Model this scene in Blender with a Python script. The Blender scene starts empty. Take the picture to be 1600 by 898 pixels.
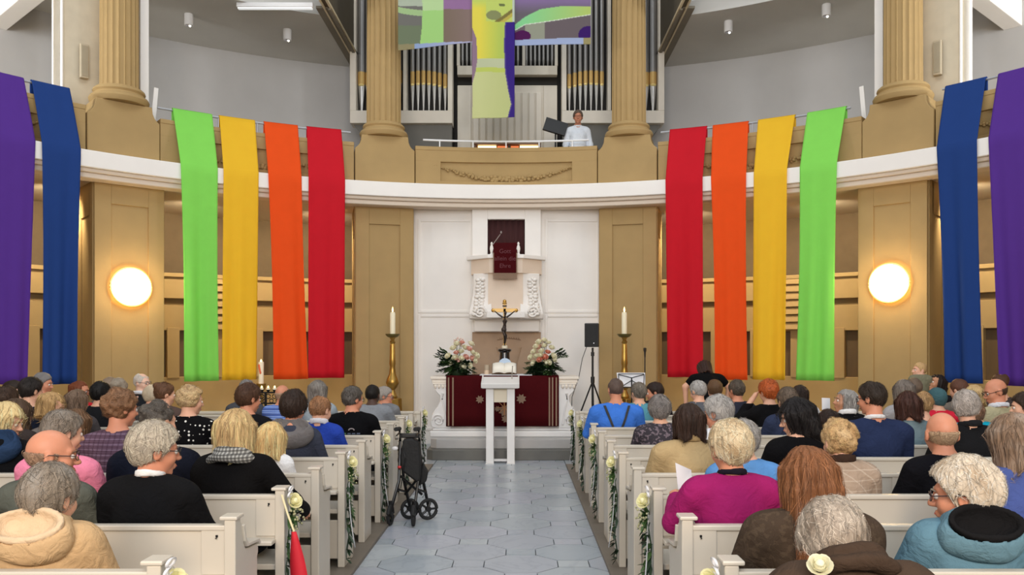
import bpy, bmesh, math, random
import numpy as np
from mathutils import Vector, Matrix, noise as mnoise

random.seed(7); RNG = np.random.RandomState(7)
sc = bpy.context.scene
COL = sc.collection

# ------------------------------------------------------------------ camera
F, VX, VY, CAMX, CAMZ = 1290.0, 811.0, 545.0, 0.235, 1.72
cam_d = bpy.data.cameras.new('camera'); cam = bpy.data.objects.new('camera', cam_d); COL.objects.link(cam)
cam.location = (CAMX, 0, CAMZ); cam.rotation_euler = (math.pi/2, 0, 0)
cam_d.sensor_width = 36; cam_d.lens = F/1600*36
cam_d.shift_x = (800-VX)/1600; cam_d.shift_y = (VY-449)/1600
cam_d.clip_start = 0.05; cam_d.clip_end = 200
sc.camera = cam
# ------------------------------------------------------------------ world, light, exposure
sc.view_settings.view_transform = 'Standard'; sc.view_settings.look = 'None'
sc.view_settings.gamma = 1; sc.view_settings.exposure = 0.04
wd = bpy.data.worlds.new('world'); sc.world = wd; wd.use_nodes = True
wd.node_tree.nodes['Background'].inputs[0].default_value = (0.90, 0.95, 1.0, 1)
wd.node_tree.nodes['Background'].inputs[1].default_value = 0.60
def area(name, loc, target, sx, sy, power, color):
    l = bpy.data.lights.new(name, 'AREA'); l.shape = 'RECTANGLE'; l.size = sx; l.size_y = sy; l.energy = power; l.color = color
    o = bpy.data.objects.new(name, l); COL.objects.link(o); o.location = loc
    o.rotation_euler = (Vector(target)-Vector(loc)).to_track_quat('-Z', 'Y').to_euler()
    return o
area('dome_skylight', (0, 5.5, 13), (0, 6.5, 0), 7, 7, 400, (0.93, 0.97, 1.0))
area('nave_window_light', (0, -6, 6.2), (0, 13, 1.8), 8, 4, 980, (0.97, 0.98, 1.0))
area('rear_gallery_lamp', (-2.6, -2.2, 3.2), (-1.5, 5, 0.6), 1.2, 1.2, 120, (1.0, 0.68, 0.36))
area('rear_gallery_lamp', (2.6, -2.2, 3.2), (1.8, 5, 0.6), 1.2, 1.2, 120, (1.0, 0.68, 0.36))
area('gallery_window_light', (-11.0, 8.2, 5.9), (-6.2, 13.2, 6.9), 1.6, 2.4, 420, (0.95, 0.98, 1.0))
area('gallery_window_light', (11.0, 8.2, 5.9), (6.4, 13.2, 6.9), 1.6, 2.4, 420, (0.95, 0.98, 1.0))

# ------------------------------------------------------------------ helpers
def lin(c): 
    return tuple(((v/255)/12.92 if v/255 <= .04045 else ((v/255+.055)/1.055)**2.4) for v in c)
MATS = {}
def mat(name, rgb, rough=.6, metal=0., var=.05, scale=6., bump=0., bscale=60., stretch=(1, 1, 1), transl=0., emit=0., ecol=None, spec=.5, sheen=0., coat=0.):
    if name in MATS: return MATS[name]
    m = bpy.data.materials.new(name); m.use_nodes = True; nt = m.node_tree; N = nt.nodes; L = nt.links
    p = N['Principled BSDF']; c = lin(rgb)
    p.inputs['Roughness'].default_value = rough; p.inputs['Metallic'].default_value = metal
    p.inputs['Specular IOR Level'].default_value = spec
    p.inputs['Sheen Weight'].default_value = sheen; p.inputs['Coat Weight'].default_value = coat
    tc = N.new('ShaderNodeTexCoord'); mp = N.new('ShaderNodeMapping'); mp.inputs['Scale'].default_value = stretch
    L.new(tc.outputs['Object'], mp.inputs['Vector'])
    if var > 0:
        nz = N.new('ShaderNodeTexNoise'); nz.inputs['Scale'].default_value = scale; nz.inputs['Detail'].default_value = 5
        L.new(mp.outputs[0], nz.inputs['Vector'])
        mx = N.new('ShaderNodeMix'); mx.data_type = 'RGBA'
        mx.inputs['A'].default_value = tuple(max(0, v*(1-2.2*var)) for v in c)+(1,)
        mx.inputs['B'].default_value = tuple(min(1, v*(1+2.2*var)) for v in c)+(1,)
        L.new(nz.outputs['Fac'], mx.inputs['Factor']); L.new(mx.outputs['Result'], p.inputs['Base Color'])
    else: p.inputs['Base Color'].default_value = c+(1,)
    if bump > 0:
        nb = N.new('ShaderNodeTexNoise'); nb.inputs['Scale'].default_value = bscale; nb.inputs['Detail'].default_value = 4
        L.new(mp.outputs[0], nb.inputs['Vector'])
        b = N.new('ShaderNodeBump'); b.inputs['Strength'].default_value = bump; b.inputs['Distance'].default_value = .01
        L.new(nb.outputs['Fac'], b.inputs['Height']); L.new(b.outputs[0], p.inputs['Normal'])
    if emit > 0:
        p.inputs['Emission Color'].default_value = (lin(ecol) if ecol else c)+(1,); p.inputs['Emission Strength'].default_value = emit
    if transl > 0:
        t = N.new('ShaderNodeBsdfTranslucent'); ms = N.new('ShaderNodeMixShader'); ms.inputs[0].default_value = transl
        t.inputs[0].default_value = c+(1,)
        L.new(p.outputs[0], ms.inputs[1]); L.new(t.outputs[0], ms.inputs[2]); L.new(ms.outputs[0], N['Material Output'].inputs[0])
    MATS[name] = m; return m
def nodes_of(m): return m.node_tree.nodes, m.node_tree.links, m.node_tree.nodes['Principled BSDF']

class MB:
    def __init__(s): s.v = []; s.f = []; s.mi = []; s.M = None
    def add(s, vs, fs, mi=0):
        b = len(s.v)
        if s.M is not None: vs = [tuple(s.M @ Vector(p)) for p in vs]
        s.v.extend(tuple(p) for p in vs); s.f.extend(tuple(i+b for i in f) for f in fs); s.mi.extend([mi]*len(fs)); return s
    def box(s, x0, x1, y0, y1, z0, z1, mi=0):
        return s.add([(x0,y0,z0),(x1,y0,z0),(x1,y1,z0),(x0,y1,z0),(x0,y0,z1),(x1,y0,z1),(x1,y1,z1),(x0,y1,z1)],
                     [(3,2,1,0),(4,5,6,7),(0,1,5,4),(1,2,6,5),(2,3,7,6),(3,0,4,7)], mi)
    def prism(s, poly, axis, d0, d1, mi=0):   # poly of (a,b); axis 'x': (a,b)=(y,z); 'y': (x,z); 'z': (x,y)
        n = len(poly)
        def P(a, b, d): return (d,a,b) if axis == 'x' else ((a,d,b) if axis == 'y' else (a,b,d))
        vs = [P(a,b,d0) for a,b in poly]+[P(a,b,d1) for a,b in poly]
        fs = [tuple(range(n)), tuple(range(2*n-1, n-1, -1))]+[(i, i+n, (i+1)%n+n, (i+1)%n) for i in range(n)]
        return s.add(vs, fs, mi)
    def tube(s, pts, r, n=8, mi=0, caps=True, closed=False):
        pts = [Vector(p) for p in pts]; m = len(pts); rs = r if isinstance(r, (list, tuple)) else [r]*m
        vs = []; up = Vector((0,0,1))
        for i, p in enumerate(pts):
            if closed: d = pts[(i+1)%m]-pts[i-1]
            else: d = pts[min(i+1, m-1)]-pts[max(i-1, 0)]
            d.normalize()
            a = d.cross(up)
            if a.length < .05: a = d.cross(Vector((0,1,0)))
            a.normalize(); b = d.cross(a)
            for k in range(n):
                t = 2*math.pi*k/n; vs.append(p+a*(math.cos(t)*rs[i])+b*(math.sin(t)*rs[i]))
        fs = []
        for i in range(m if closed else m-1):
            j = (i+1)%m
            for k in range(n): fs.append((i*n+k, i*n+(k+1)%n, j*n+(k+1)%n, j*n+k))
        if caps and not closed: fs += [tuple(range(n-1,-1,-1)), tuple(range((m-1)*n, m*n))]
        return s.add(vs, fs, mi)
    def cyl(s, p0, p1, r0, r1=None, n=16, mi=0): return s.tube([p0, p1], [r0, r0 if r1 is None else r1], n, mi)
    def lathe(s, prof, c=(0,0,0), n=24, mi=0, flute=0, fl=0.):
        vs = []; m = len(prof)
        for r, z in prof:
            for k in range(n):
                t = 2*math.pi*k/n; rr = r
                if flute: rr = r-fl*abs(math.sin(t*flute/2))**.6
                vs.append((c[0]+rr*math.cos(t), c[1]+rr*math.sin(t), c[2]+z))
        fs = [(i*n+k, i*n+(k+1)%n, (i+1)*n+(k+1)%n, (i+1)*n+k) for i in range(m-1) for k in range(n)]
        fs += [tuple(range(n-1,-1,-1)), tuple(range((m-1)*n, m*n))]
        return s.add(vs, fs, mi)
    def arc(s, R0, R1, z0, z1, a0, a1, n=None, mi=0, z0o=None, z1o=None):
        n = n or max(2, int(abs(a1-a0)/2)); vs = []
        z0o = z0 if z0o is None else z0o; z1o = z1 if z1o is None else z1o
        for i in range(n+1):
            a = math.radians(a0+(a1-a0)*i/n); sn, cs = math.sin(a), math.cos(a)
            for R, z in ((R0,z0),(R1,z0o),(R1,z1o),(R0,z1)): vs.append((R*sn, CY+R*cs, z))
        fs = []
        for i in range(n):
            b = 4*i
            for k in range(4): fs.append((b+k, b+(k+1)%4, b+4+(k+1)%4, b+4+k))
        fs += [(3,2,1,0), (4*n, 4*n+1, 4*n+2, 4*n+3)]
        return s.add(vs, fs, mi)
    def sphere(s, c, r, n=12, m=8, mi=0):
        r = (r,r,r) if not isinstance(r, (tuple, list)) else r
        vs = []; fs = []
        for i in range(1, m):
            p = math.pi*i/m
            for k in range(n):
                t = 2*math.pi*k/n; vs.append((c[0]+r[0]*math.sin(p)*math.cos(t), c[1]+r[1]*math.sin(p)*math.sin(t), c[2]+r[2]*math.cos(p)))
        for i in range(m-2):
            for k in range(n): fs.append((i*n+k, (i+1)*n+k, (i+1)*n+(k+1)%n, i*n+(k+1)%n))
        vs += [(c[0],c[1],c[2]+r[2]), (c[0],c[1],c[2]-r[2])]; T = len(vs)-2
        for k in range(n): fs.append((T, k, (k+1)%n)); fs.append((T+1, (m-2)*n+(k+1)%n, (m-2)*n+k))
        return s.add(vs, fs, mi)
    def sheet(s, P, th=0., mi=0):     # P: rows of points
        a = len(P); b = len(P[0]); vs = [p for row in P for p in row]
        fs = [(i*b+j, i*b+j+1, (i+1)*b+j+1, (i+1)*b+j) for i in range(a-1) for j in range(b-1)]
        return s.add(vs, fs, mi)
    def mesh(s, name, smooth=True, ang=35):
        me = bpy.data.meshes.new(name); me.from_pydata(s.v, [], s.f)
        bm = bmesh.new(); bm.from_mesh(me); bmesh.ops.recalc_face_normals(bm, faces=bm.faces); bm.to_mesh(me); bm.free()
        if any(s.mi): me.polygons.foreach_set('material_index', s.mi)
        if smooth: me.shade_smooth(); me.set_sharp_from_angle(angle=math.radians(ang))
        return me
    def build(s, name, m, parent=None, smooth=True, bevel=0., solid=0., ang=35, **tags):
        return link(name, s.mesh(name, smooth, ang), m, parent, bevel, solid, **tags)
def link(name, me, m, parent=None, bevel=0., solid=0., **tags):
    o = bpy.data.objects.new(name, me); COL.objects.link(o)
    if len(me.materials) == 0:
        for q in (m if isinstance(m, (list, tuple)) else [m]): me.materials.append(q)
    if parent is not None: o.parent = parent
    if solid: md = o.modifiers.new('solid', 'SOLIDIFY'); md.thickness = solid; md.offset = 0
    if bevel: md = o.modifiers.new('bevel', 'BEVEL'); md.width = bevel; md.segments = 2; md.limit_method = 'ANGLE'; md.angle_limit = .7
    for k, v in tags.items(): o[k] = v
    return o
def thing(name, label, cat, loc=(0,0,0), rz=0., group=None):
    o = bpy.data.objects.new(name, None); COL.objects.link(o); o.location = loc; o.rotation_euler = (0,0,rz)
    o.empty_display_size = .1; o['label'] = label; o['category'] = cat
    if group: o['group'] = group
    return o
def tag(o, label, cat, group=None):
    o['label'] = label; o['category'] = cat
    if group: o['group'] = group
    return o
def copy_tree(root, loc=None, rz=None, label=None):
    r = root.copy(); COL.objects.link(r)
    if loc is not None: r.location = loc
    if rz is not None: r.rotation_euler = (0,0,rz)
    if label: r['label'] = label
    for ch in KIDS.get(root.name, list(root.children)):
        c = ch.copy(); COL.objects.link(c); c.parent = r
        for g in KIDS.get(ch.name, list(ch.children)):
            d = g.copy(); COL.objects.link(d); d.parent = c
    return r
KIDS = {}
def S(o): o['kind'] = 'structure'; return o
CY = 6.2
def W(px, py, Y): return Vector(((px-VX)/F*Y+CAMX, Y, CAMZ-(py-VY)/F*Y))
def on_cyl(px, R):           # far crossing of a view ray (in plan) with the rotunda circle of radius R: (x, y, angle)
    k = (px-VX)/F; A = k*k+1; B = 2*(k*CAMX-CY); C = CAMX**2+CY**2-R*R
    Y = (-B+math.sqrt(B*B-4*A*C))/(2*A); X = k*Y+CAMX
    return X, Y, math.degrees(math.atan2(X, Y-CY))
def pol(R, deg, z): a = math.radians(deg); return Vector((R*math.sin(a), CY+R*math.cos(a), z))
def polar(deg):              # local (tangential, radial, z) to world
    a = math.radians(deg)
    return Matrix(((math.cos(a), math.sin(a), 0, 0), (-math.sin(a), math.cos(a), 0, CY), (0,0,1,0), (0,0,0,1)))

# ------------------------------------------------------------------ materials
ochre = mat('ochre_stone', (170,141,92), .75, var=.05, scale=3, bump=.08, bscale=40)
ochre_d = mat('ochre_plaster', (190,160,108), .8, var=.05, scale=3, bump=.08, bscale=40)
whitew = mat('white_plaster', (240,235,229), .7, var=.02, scale=3, bump=.03, bscale=50)
whitep = mat('white_paint', (226,224,222), .38, var=.03, scale=5, bump=.03, bscale=30)
pewm = mat('white_pew_paint', (200,192,178), .33, var=.05, scale=4, bump=.04, bscale=25, stretch=(.3,1,1))
greyw = mat('grey_plaster', (186,184,182), .85, var=.03, scale=2, bump=.05, bscale=40)
greyc = mat('grey_ceiling_paint', (196,194,188), .85, var=.03, scale=2)
darkb = mat('dark_brown_wood', (62,48,36), .6, var=.1, scale=5)
organw = mat('organ_grey_white', (222,214,200), .5, var=.03)
organd = mat('organ_dark', (26,21,17), .7, var=.05)
organg = mat('organ_base_grey', (112,110,104), .7, var=.04)
pipem = mat('pipe_tin', (150,148,146), .42, metal=.7, var=.1, scale=4, stretch=(1,1,.2))
pipeg = mat('pipe_gilding', (208,172,106), .4, metal=.35, var=.05)
gold = mat('gold', (205,160,80), .3, metal=.9, var=.08)
brass = mat('antique_brass', (178,140,70), .32, metal=.85, var=.12, scale=10)
black = mat('black_plastic', (20,20,21), .45, var=.1)
blackm = mat('black_metal', (22,22,23), .35, metal=.3, var=.1)
rubber = mat('rubber', (28,28,29), .8, var=.1)
wax = mat('candle_wax', (245,235,205), .5, var=.02)
flame = mat('flame', (255,214,140), .5, var=0, emit=9, ecol=(255,205,120))
chrome = mat('chrome', (200,200,205), .2, metal=1, var=0)
darkred = mat('altar_velvet', (66,9,14), .9, var=.08, scale=30, spec=.1)
goldth = mat('gold_thread', (134,108,88), .7, var=.12, scale=60)
woodf = mat('brown_floor_wood', (112,103,92), .5, var=.1, scale=6, stretch=(.2,1,1))
leafm = mat('green_leaf', (66,94,50), .45, var=.2, scale=12)
leafd = mat('dark_green_leaf', (36,58,36), .45, var=.2, scale=12)
rosew = mat('cream_rose', (240,236,208), .6, var=.04, transl=.2)
rosep = mat('pink_rose', (236,184,168), .6, var=.05, transl=.2)
roses = mat('salmon_rose', (226,148,122), .6, var=.05, transl=.2)
ribbonm = mat('white_ribbon', (240,240,242), .35, var=.02, transl=.25)
glassm = mat('lamp_opal_glass', (255,226,170), .4, var=0, emit=11, ecol=(255,206,120))
paper = mat('white_paper', (240,240,244), .7, var=.01, transl=.15)
# ================================================================== setting
RL, RR, RP, RG = 8.33, 8.70, 8.62, 11.5       # ledge edge, rail, parapet face, gallery back wall
ZL, ZR = 4.61, 5.51
AMAX = 100
# floor
mb = MB(); mb.box(-12, 12, -6, 19, -.25, -.012)
floor = S(mb.build('floor', mat('floor_bed_stone', (72,76,80), .6, var=.05), smooth=False))
# aisle of elongated octagons and small rectangles, every stone its own piece
def stone(i):
    b = [(168,176,182),(160,169,177),(176,183,188),(166,172,181),(172,176,186)][i]
    m = mat('aisle_stone_%d' % i, b, .3, var=.05, scale=2.2, bump=.02, bscale=30)
    return m
stones = [stone(i) for i in range(5)]
for m in stones:      # marble veins
    N, L, p = nodes_of(m)
    w = N.new('ShaderNodeTexNoise'); w.inputs['Scale'].default_value = 1.6; w.inputs['Detail'].default_value = 8; w.inputs['Distortion'].default_value = 2.2
    r = N.new('ShaderNodeValToRGB'); r.color_ramp.elements[0].position = .47; r.color_ramp.elements[1].position = .50
    r.color_ramp.elements[0].color = (1,1,1,1); r.color_ramp.elements[1].color = (.80,.82,.85,1)
    e = r.color_ramp.elements.new(.54); e.color = (1,1,1,1)
    mx = N.new('ShaderNodeMix'); mx.data_type = 'RGBA'; mx.blend_type = 'MULTIPLY'; mx.inputs['Factor'].default_value = .8
    src = p.inputs['Base Color'].links[0].from_socket
    L.new(src, mx.inputs['A']); L.new(w.outputs['Fac'], r.inputs[0]); L.new(r.outputs[0], mx.inputs['B']); L.new(mx.outputs['Result'], p.inputs['Base Color'])
    tc = [n for n in N if n.type == 'MAPPING'][0]; L.new(tc.outputs[0], w.inputs['Vector'])
AL, AR, AX = -1.03, .925, -.05
def clipx(poly, x0, x1):
    for sgn, lim in ((1, x0), (-1, -x1)):
        out = []
        for i in range(len(poly)):
            a, b = poly[i-1], poly[i]; da, db = sgn*a[0]-lim, sgn*b[0]-lim
            if (da >= 0) != (db >= 0): t = da/(da-db); out.append((a[0]+(b[0]-a[0])*t, a[1]+(b[1]-a[1])*t))
            if db >= 0: out.append(b)
        poly = out
        if len(poly) < 3: return []
    return poly
px_, q_, ow, oh, rw, rh = .84, .38, .59, .54, .25, .20
for row in range(0, 26):
    y = 3.2+row*q_; off = 0 if row % 2 else px_/2
    for c in range(-2, 3):
        x = AX+.30+c*px_+off
        g = .004
        oc = [(x-ow/2+g, y-rh/2+g*.5), (x-rw/2+.0, y-oh/2+g), (x+rw/2, y-oh/2+g), (x+ow/2-g, y-rh/2+g*.5), (x+ow/2-g, y+rh/2-g*.5), (x+rw/2, y+oh/2-g), (x-rw/2, y+oh/2-g), (x-ow/2+g, y+rh/2-g*.5)]
        re = [(x+ow/2+g, y-rh/2+g), (x+px_-ow/2-g, y-rh/2+g), (x+px_-ow/2-g, y+rh/2-g), (x+ow/2+g, y+rh/2-g)]
        for pl in (oc, re):
            pl = clipx(pl, AL, AR)
            if len(pl) < 3: continue
            mb = MB(); mb.prism(pl, 'z', -.02, random.uniform(-.001, .001))
            mb.build('tile', random.choice(stones), floor, smooth=False)
# wooden platforms under the pews and the paving beyond them
for x0, x1 in ((-7.4, AL), (AR, 7.4)):
    mb = MB(); mb.box(x0, x1, -.6, 12.15, -.02, .03); S(mb.build('platform_floor', woodf, smooth=False, bevel=.006))
mb = MB(); mb.box(-9, 9, 13.0, 16.4, -.02, .002); mb.box(-9, AL-.01, 12.16, 13.0, -.02, .002); mb.box(AR+.01, 9, 12.16, 13.0, -.02, .002)
S(mb.build('chancel_floor', stones[0], smooth=False))

# gallery slab, white fascia ledge, soffit
mb = MB(); mb.arc(RL, RL+.5, ZL-.25, ZL, -AMAX, AMAX, 100); trim1 = S(mb.build('trim_1', whitew, bevel=.012))
mb = MB(); mb.arc(RL+.05, RL+.32, 4.30, 4.36, -AMAX, AMAX, 100); mb.arc(RL+.09, RL+.4, 4.22, 4.30, -AMAX, AMAX, 100)
S(mb.build('trim_2', mat('cream_moulding', (216,200,182), .7, var=.02), bevel=.015))
mb = MB(); mb.arc(RL+.3, RG, 4.24, 4.45, -AMAX, AMAX, 100); S(mb.build('gallery_floor', mat('soffit_cream', (205,190,168), .8, var=.02)))
# parapet with recessed panels (the frame strips stand proud)
COLA = [-71, -42.2, -14.3, 14.4, 43.6, 73]
HW = 3.55                                            # half width of a pedestal in degrees
spans = [(-AMAX, COLA[0])]+list(zip(COLA[:-1], COLA[1:]))+[(COLA[-1], AMAX)]
mb = MB()
for a0, a1 in spans:
    a0 += HW; a1 -= HW; n = max(3, int((a1-a0)/1.2))
    mb.arc(RP+.05, RP+.28, ZL-.05, 5.30, a0, a1, n)
    mb.arc(RP-.008, RP+.30, 5.26, 5.33, a0, a1, n)
    mb.arc(RP, RP+.06, 5.06, 5.27, a0, a1, n); mb.arc(RP, RP+.06, ZL-.05, 4.72, a0, a1, n)
    mb.arc(RP, RP+.06, 4.71, 5.07, a0, a0+3.0, 3); mb.arc(RP, RP+.06, 4.71, 5.07, a1-3.0, a1, 3)
S(mb.build('gallery_parapet', ochre, bevel=.008))
# relief garlands on the parapet panels
def garland(a0, a1, zt, drop, label):
    t = thing('garland', label, 'relief', pol(RP+.05, (a0+a1)/2, zt), 0)
    inv = Vector(t.location); mb = MB(); n = 46
    for i in range(n):
        u = i/(n-1); a = a0+(a1-a0)*u; z = zt-drop*(1-(2*u-1)**2)
        for k in range(3):
            p = pol(RP+.03+random.uniform(-.015,.02), a+random.uniform(-.3,.3), z+random.uniform(-.028,.028)*(.4+1.2*(1-abs(2*u-1))))-inv
            mb.sphere(p, (.036*(.5+.8*(1-abs(2*u-1))),.03,.03*(.5+.8*(1-abs(2*u-1)))), 7, 5)
    mb.build('swag', ochre, t, ang=70)
    mb = MB()
    for a in (a0, a1): mb.sphere(pol(RP+.035, a, zt+.02)-inv, (.045,.03,.045), 8, 6)
    mb.build('rosette', ochre, t)
garland(-8.2, 8.4, 4.99, .22, 'carved garland on the parapet below the organist')
for s, nm in ((-1, 'carved garland behind the green to red banners, candle rack side'), (1, 'carved garland behind the red to green banners, music stand side')):
    garland(s*37.5, s*20.2, 5.0, .24, nm)
for s, nm in ((-1, 'carved garland behind the blue and purple banners, paschal candle side'), (1, 'carved garland behind the blue and purple banners, loudspeaker side')):
    garland(s*66.5, s*49, 5.0, .24, nm)

# gallery back wall and its ceiling
mb = MB(); mb.arc(RG, RG+.3, 4.3, 7.75, -AMAX, AMAX, 100); S(mb.build('wall_gallery', greyw))
ZC = 7.6
def ceil_half(s):
    mb = MB(); Rs = [8.95, 9.6, 10.3, 11.0, RG+.1]; n = 40
    for zz in (ZC, ZC+.25):
        b = len(mb.v); vs = []
        for R in Rs:
            a0 = math.degrees(math.asin(3.15/R))
            for i in range(n+1): vs.append(pol(R, s*(a0+(AMAX-a0)*i/n), zz))
        fs = [(r*(n+1)+i, r*(n+1)+i+1, (r+1)*(n+1)+i+1, (r+1)*(n+1)+i) for r in range(len(Rs)-1) for i in range(n)]
        mb.add(vs, fs)
    vs = []
    for zz in (ZC, ZC+.25):
        for i in range(n+1): a0 = math.degrees(math.asin(3.15/8.95)); vs.append(pol(8.95, s*(a0+(AMAX-a0)*i/n), zz))
    mb.add(vs, [(i, i+1, i+n+2, i+n+1) for i in range(n)])
    return mb
S(ceil_half(-1).build('ceiling', greyc)); S(ceil_half(1).build('ceiling', greyc))
for s in (-1, 1):        # opening in the ceiling above the organ: light trim lines and dark shaft side
    mb = MB(); mb.box(*sorted((s*3.02, s*3.26)), 14.2, 17.6, ZC-.02, ZC+.02); mb.box(*sorted((s*3.0, s*3.05)), 14.2, 17.6, ZC-.05, ZC+.03)
    S(mb.build('trim_3', mat('olive_trim', (120,112,96), .7), smooth=False))
    mb = MB(); mb.box(*sorted((s*2.98, s*3.02)), 13.6, 17.6, ZC-.03, ZC+.01); mb.box(*sorted((s*3.10, s*3.13)), 13.6, 17.6, ZC-.03, ZC+.0); S(mb.build('trim_4', mat('cream_trim', (206,192,160), .6), smooth=False))
    mb = MB(); mb.box(*sorted((s*3.02, s*3.12)), 13.6, 17.6, ZC, 10.6); S(mb.build('wall_shaft', mat('shaft_olive', (88,80,64), .8), smooth=False))
mb = MB(); mb.box(-3.1, 3.1, 17.55, 17.7, 4.3, 10.6); S(mb.build('wall_organ', mat('organ_wall_grey', (120,117,112), .8), smooth=False))
# radial beams beyond the outer piers
for s in (-1, 1):
    mb = MB(); mb.M = polar(s*48); mb.box(-.14, .14, 9.4, RG, 7.12, ZC); S(mb.build('beam', whitew, smooth=False, bevel=.01))
    mb = MB(); mb.M = polar(-43.3 if s < 0 else 44.7); mb.box(-.58, .58, 9.12, 9.5, 4.4, 9.6); S(mb.build('pier_wall', mat('pier_beige', (206,194,170), .75), smooth=False))
    mb = MB(); mb.M = polar(-43.3 if s < 0 else 44.7)
    for q in (-1, 1): mb.box(*sorted((q*.555, q*(.58 if q == s else .69))), 9.06, 9.6, 4.4, 9.6)
    S(mb.build('trim_5', whitew, smooth=False, bevel=.008))

# lower wall behind the side bays: bands and piers with dark openings between them
RW = 10.4
bandm = ochre_d
for s, nm in ((-1, 'wall_left'), (1, 'wall_right')):
    mb = MB()
    A0, A1 = sorted((s*11.5, s*98))
    mb.arc(RW, RW+.3, 0, 1.22, A0, A1, 60); mb.arc(RW, RW+.3, 2.05, 2.50, A0, A1, 60)
    mb.arc(RW-.05, RW+.3, 2.62, 3.04, A0, A1, 60); mb.arc(RW-.09, RW+.3, 3.0, 3.07, A0, A1, 60)
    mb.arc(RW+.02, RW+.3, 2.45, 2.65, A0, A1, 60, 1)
    a = 14.0
    while a < 96:
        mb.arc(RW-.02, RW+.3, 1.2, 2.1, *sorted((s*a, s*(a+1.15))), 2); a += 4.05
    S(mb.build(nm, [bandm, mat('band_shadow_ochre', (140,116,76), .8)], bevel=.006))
    mb = MB(); mb.arc(RW+.75, RW+.85, 0, 4.3, A0, A1, 60); S(mb.build('wall_recess', mat('recess_brown', (122,104,80), .85, var=.06)))
    a = 14.0; k = 1
    while a < 92:            # doors in the openings
        mb = MB(); mb.arc(RW+.10, RW+.16, 1.2, 2.08, *sorted((s*(a+1.15), s*(a+4.05))), 4)
        d = S(mb.build('door_%d' % (k if s < 0 else k+30), mat('door_brown', (112,90,62), .55, var=.08, scale=4, stretch=(4,4,.5))))
        k += 1; a += 4.05
# louvred grilles in the middle of the two bays
for s, lb in ((-1, 'ochre louvred grille between the light green and yellow banners near the candle rack'), (1, 'ochre louvred grille between the yellow and light green banners near the bent woman in black')):
    t = thing('louvre_grille', lb, 'grille', pol(RW-.06, on_cyl(343 if s < 0 else 1239, RW-.06)[2], 2.05), -math.radians(on_cyl(343 if s < 0 else 1239, RW-.06)[2]))
    for i in range(7):
        mb = MB(); mb.prism([(-.05, .03+i*.138), (0, .03+i*.138), (0, .15+i*.138), (-.012, .15+i*.138)], 'x', -.48, .48); mb.build('slat', bandm, t, smooth=False)
    mb = MB(); mb.box(-.52, -.48, -.06, .02, 0, 1.0); mb.box(.48, .52, -.06, .02, 0, 1.0); mb.build('frame', bandm, t, smooth=False)

# white wall behind the altar
CW, YW = .055, 14.95
mb = MB(); mb.box(-1.95, 2.05, YW, YW+.3, 0, 4.3)
for s in (-1, 1):    # framed fields left and right of the pulpit
    for z0, z1 in ((2.42, 4.02), (.3, 2.30)):
        x0, x1 = sorted((CW+s*.70, CW+s*1.60)); f = .05
        mb.box(x0, x1, YW-.02, YW+.01, z1, z1+f); mb.box(x0, x1, YW-.02, YW+.01, z0-f, z0)
        mb.box(x0-f, x0, YW-.02, YW+.01, z0-f, z1+f); mb.box(x1, x1+f, YW-.02, YW+.01, z0-f, z1+f)
S(mb.build('wall_altar', whitew, smooth=False, bevel=.006))
# ------------------------------------------------------------------ columns, pedestals, pilasters
def column(a, ap, lb, plb, r=1.0):
    t = thing('fluted_column', lb, 'column', pol(8.78, a, ZL), -math.radians(a))
    mb = MB()
    prof = [(-.52,0),(.52,0),(.52,.62),(.47,.66),(.44,.70),(.415,.76),(.405,.86),(-.405,.86),(-.415,.76),(-.44,.70),(-.47,.66),(-.52,.62)]
    mb.prism([(x, z) for x, z in prof], 'y', -.20, .42); mb.build('pedestal', ochre, t, bevel=.012)
    mb = MB(); mb.lathe([(.40,.86),(.42,.89),(.43,.93),(.41,.97),(.365,.99),(.355,1.02),(.375,1.05),(.365,1.08),(.33,1.11)], (0,.06,0), 40); mb.build('base', ochre, t)
    mb = MB(); mb.lathe([(.315*r,1.08),(.312*r,2.2),(.305*r,3.4),(.295*r,5.2)], (0,.06,0), 160, flute=20, fl=.022 if r < 1 else .012); mb.build('shaft', ochre, t, ang=60)
    p = thing('pilaster', plb, 'pilaster', pol(8.66, ap, 0), -math.radians(ap))
    mb = MB(); mb.box(-.50, .50, .03, .95, .16, 4.24); mb.build('core', ochre, p, smooth=False)
    mb = MB(); mb.box(-.52, .52, 0, .97, 0, .3); mb.build('plinth', ochre, p, smooth=False, bevel=.01)
    for x0, x1, z0, z1 in ((-.505,-.27,.3,4.25),(.27,.505,.3,4.25),(-.27,.27,3.92,4.25),(-.27,.27,.3,.62)):
        mb = MB(); mb.box(x0, x1, 0, .05, z0, z1); mb.build('panel_frame', ochre, p, smooth=False, bevel=.006)
    for s in (-1, 1):
        mb = MB()
        for y0, y1, z0, z1 in ((.06,.26,.3,4.24),(.7,.95,.3,4.24),(.2,.75,3.75,4.24)): mb.box(*sorted((s*.495, s*.52)), y0, y1, z0, z1)
        mb.build('side_frame', ochre, p, smooth=False)
cw = {(-42.2,-41.5,.88): ('fluted column beside the blue banner over the candle rack side, wall lamp below', 'ochre pilaster with a glowing round lamp, candle rack side'),
      (-14.3,-14.3,.97): ('fluted column between the red banner and the organ, over the first tall candlestick', 'ochre panelled pilaster behind the tall candlestick beside the grey jacketed man'),
      (14.4,14.4,.97): ('fluted column beside the organist in the white shirt', 'ochre panelled pilaster behind the music stand and the second tall candlestick'),
      (43.6,42.9,.88): ('fluted column between the light green banner and the blue banner, above the held up toddler', 'ochre pilaster with a glowing round lamp, behind the held up toddler')}
for (a, ap, r), (l1, l2) in cw.items(): column(a, ap, l1, l2, r)
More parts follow.
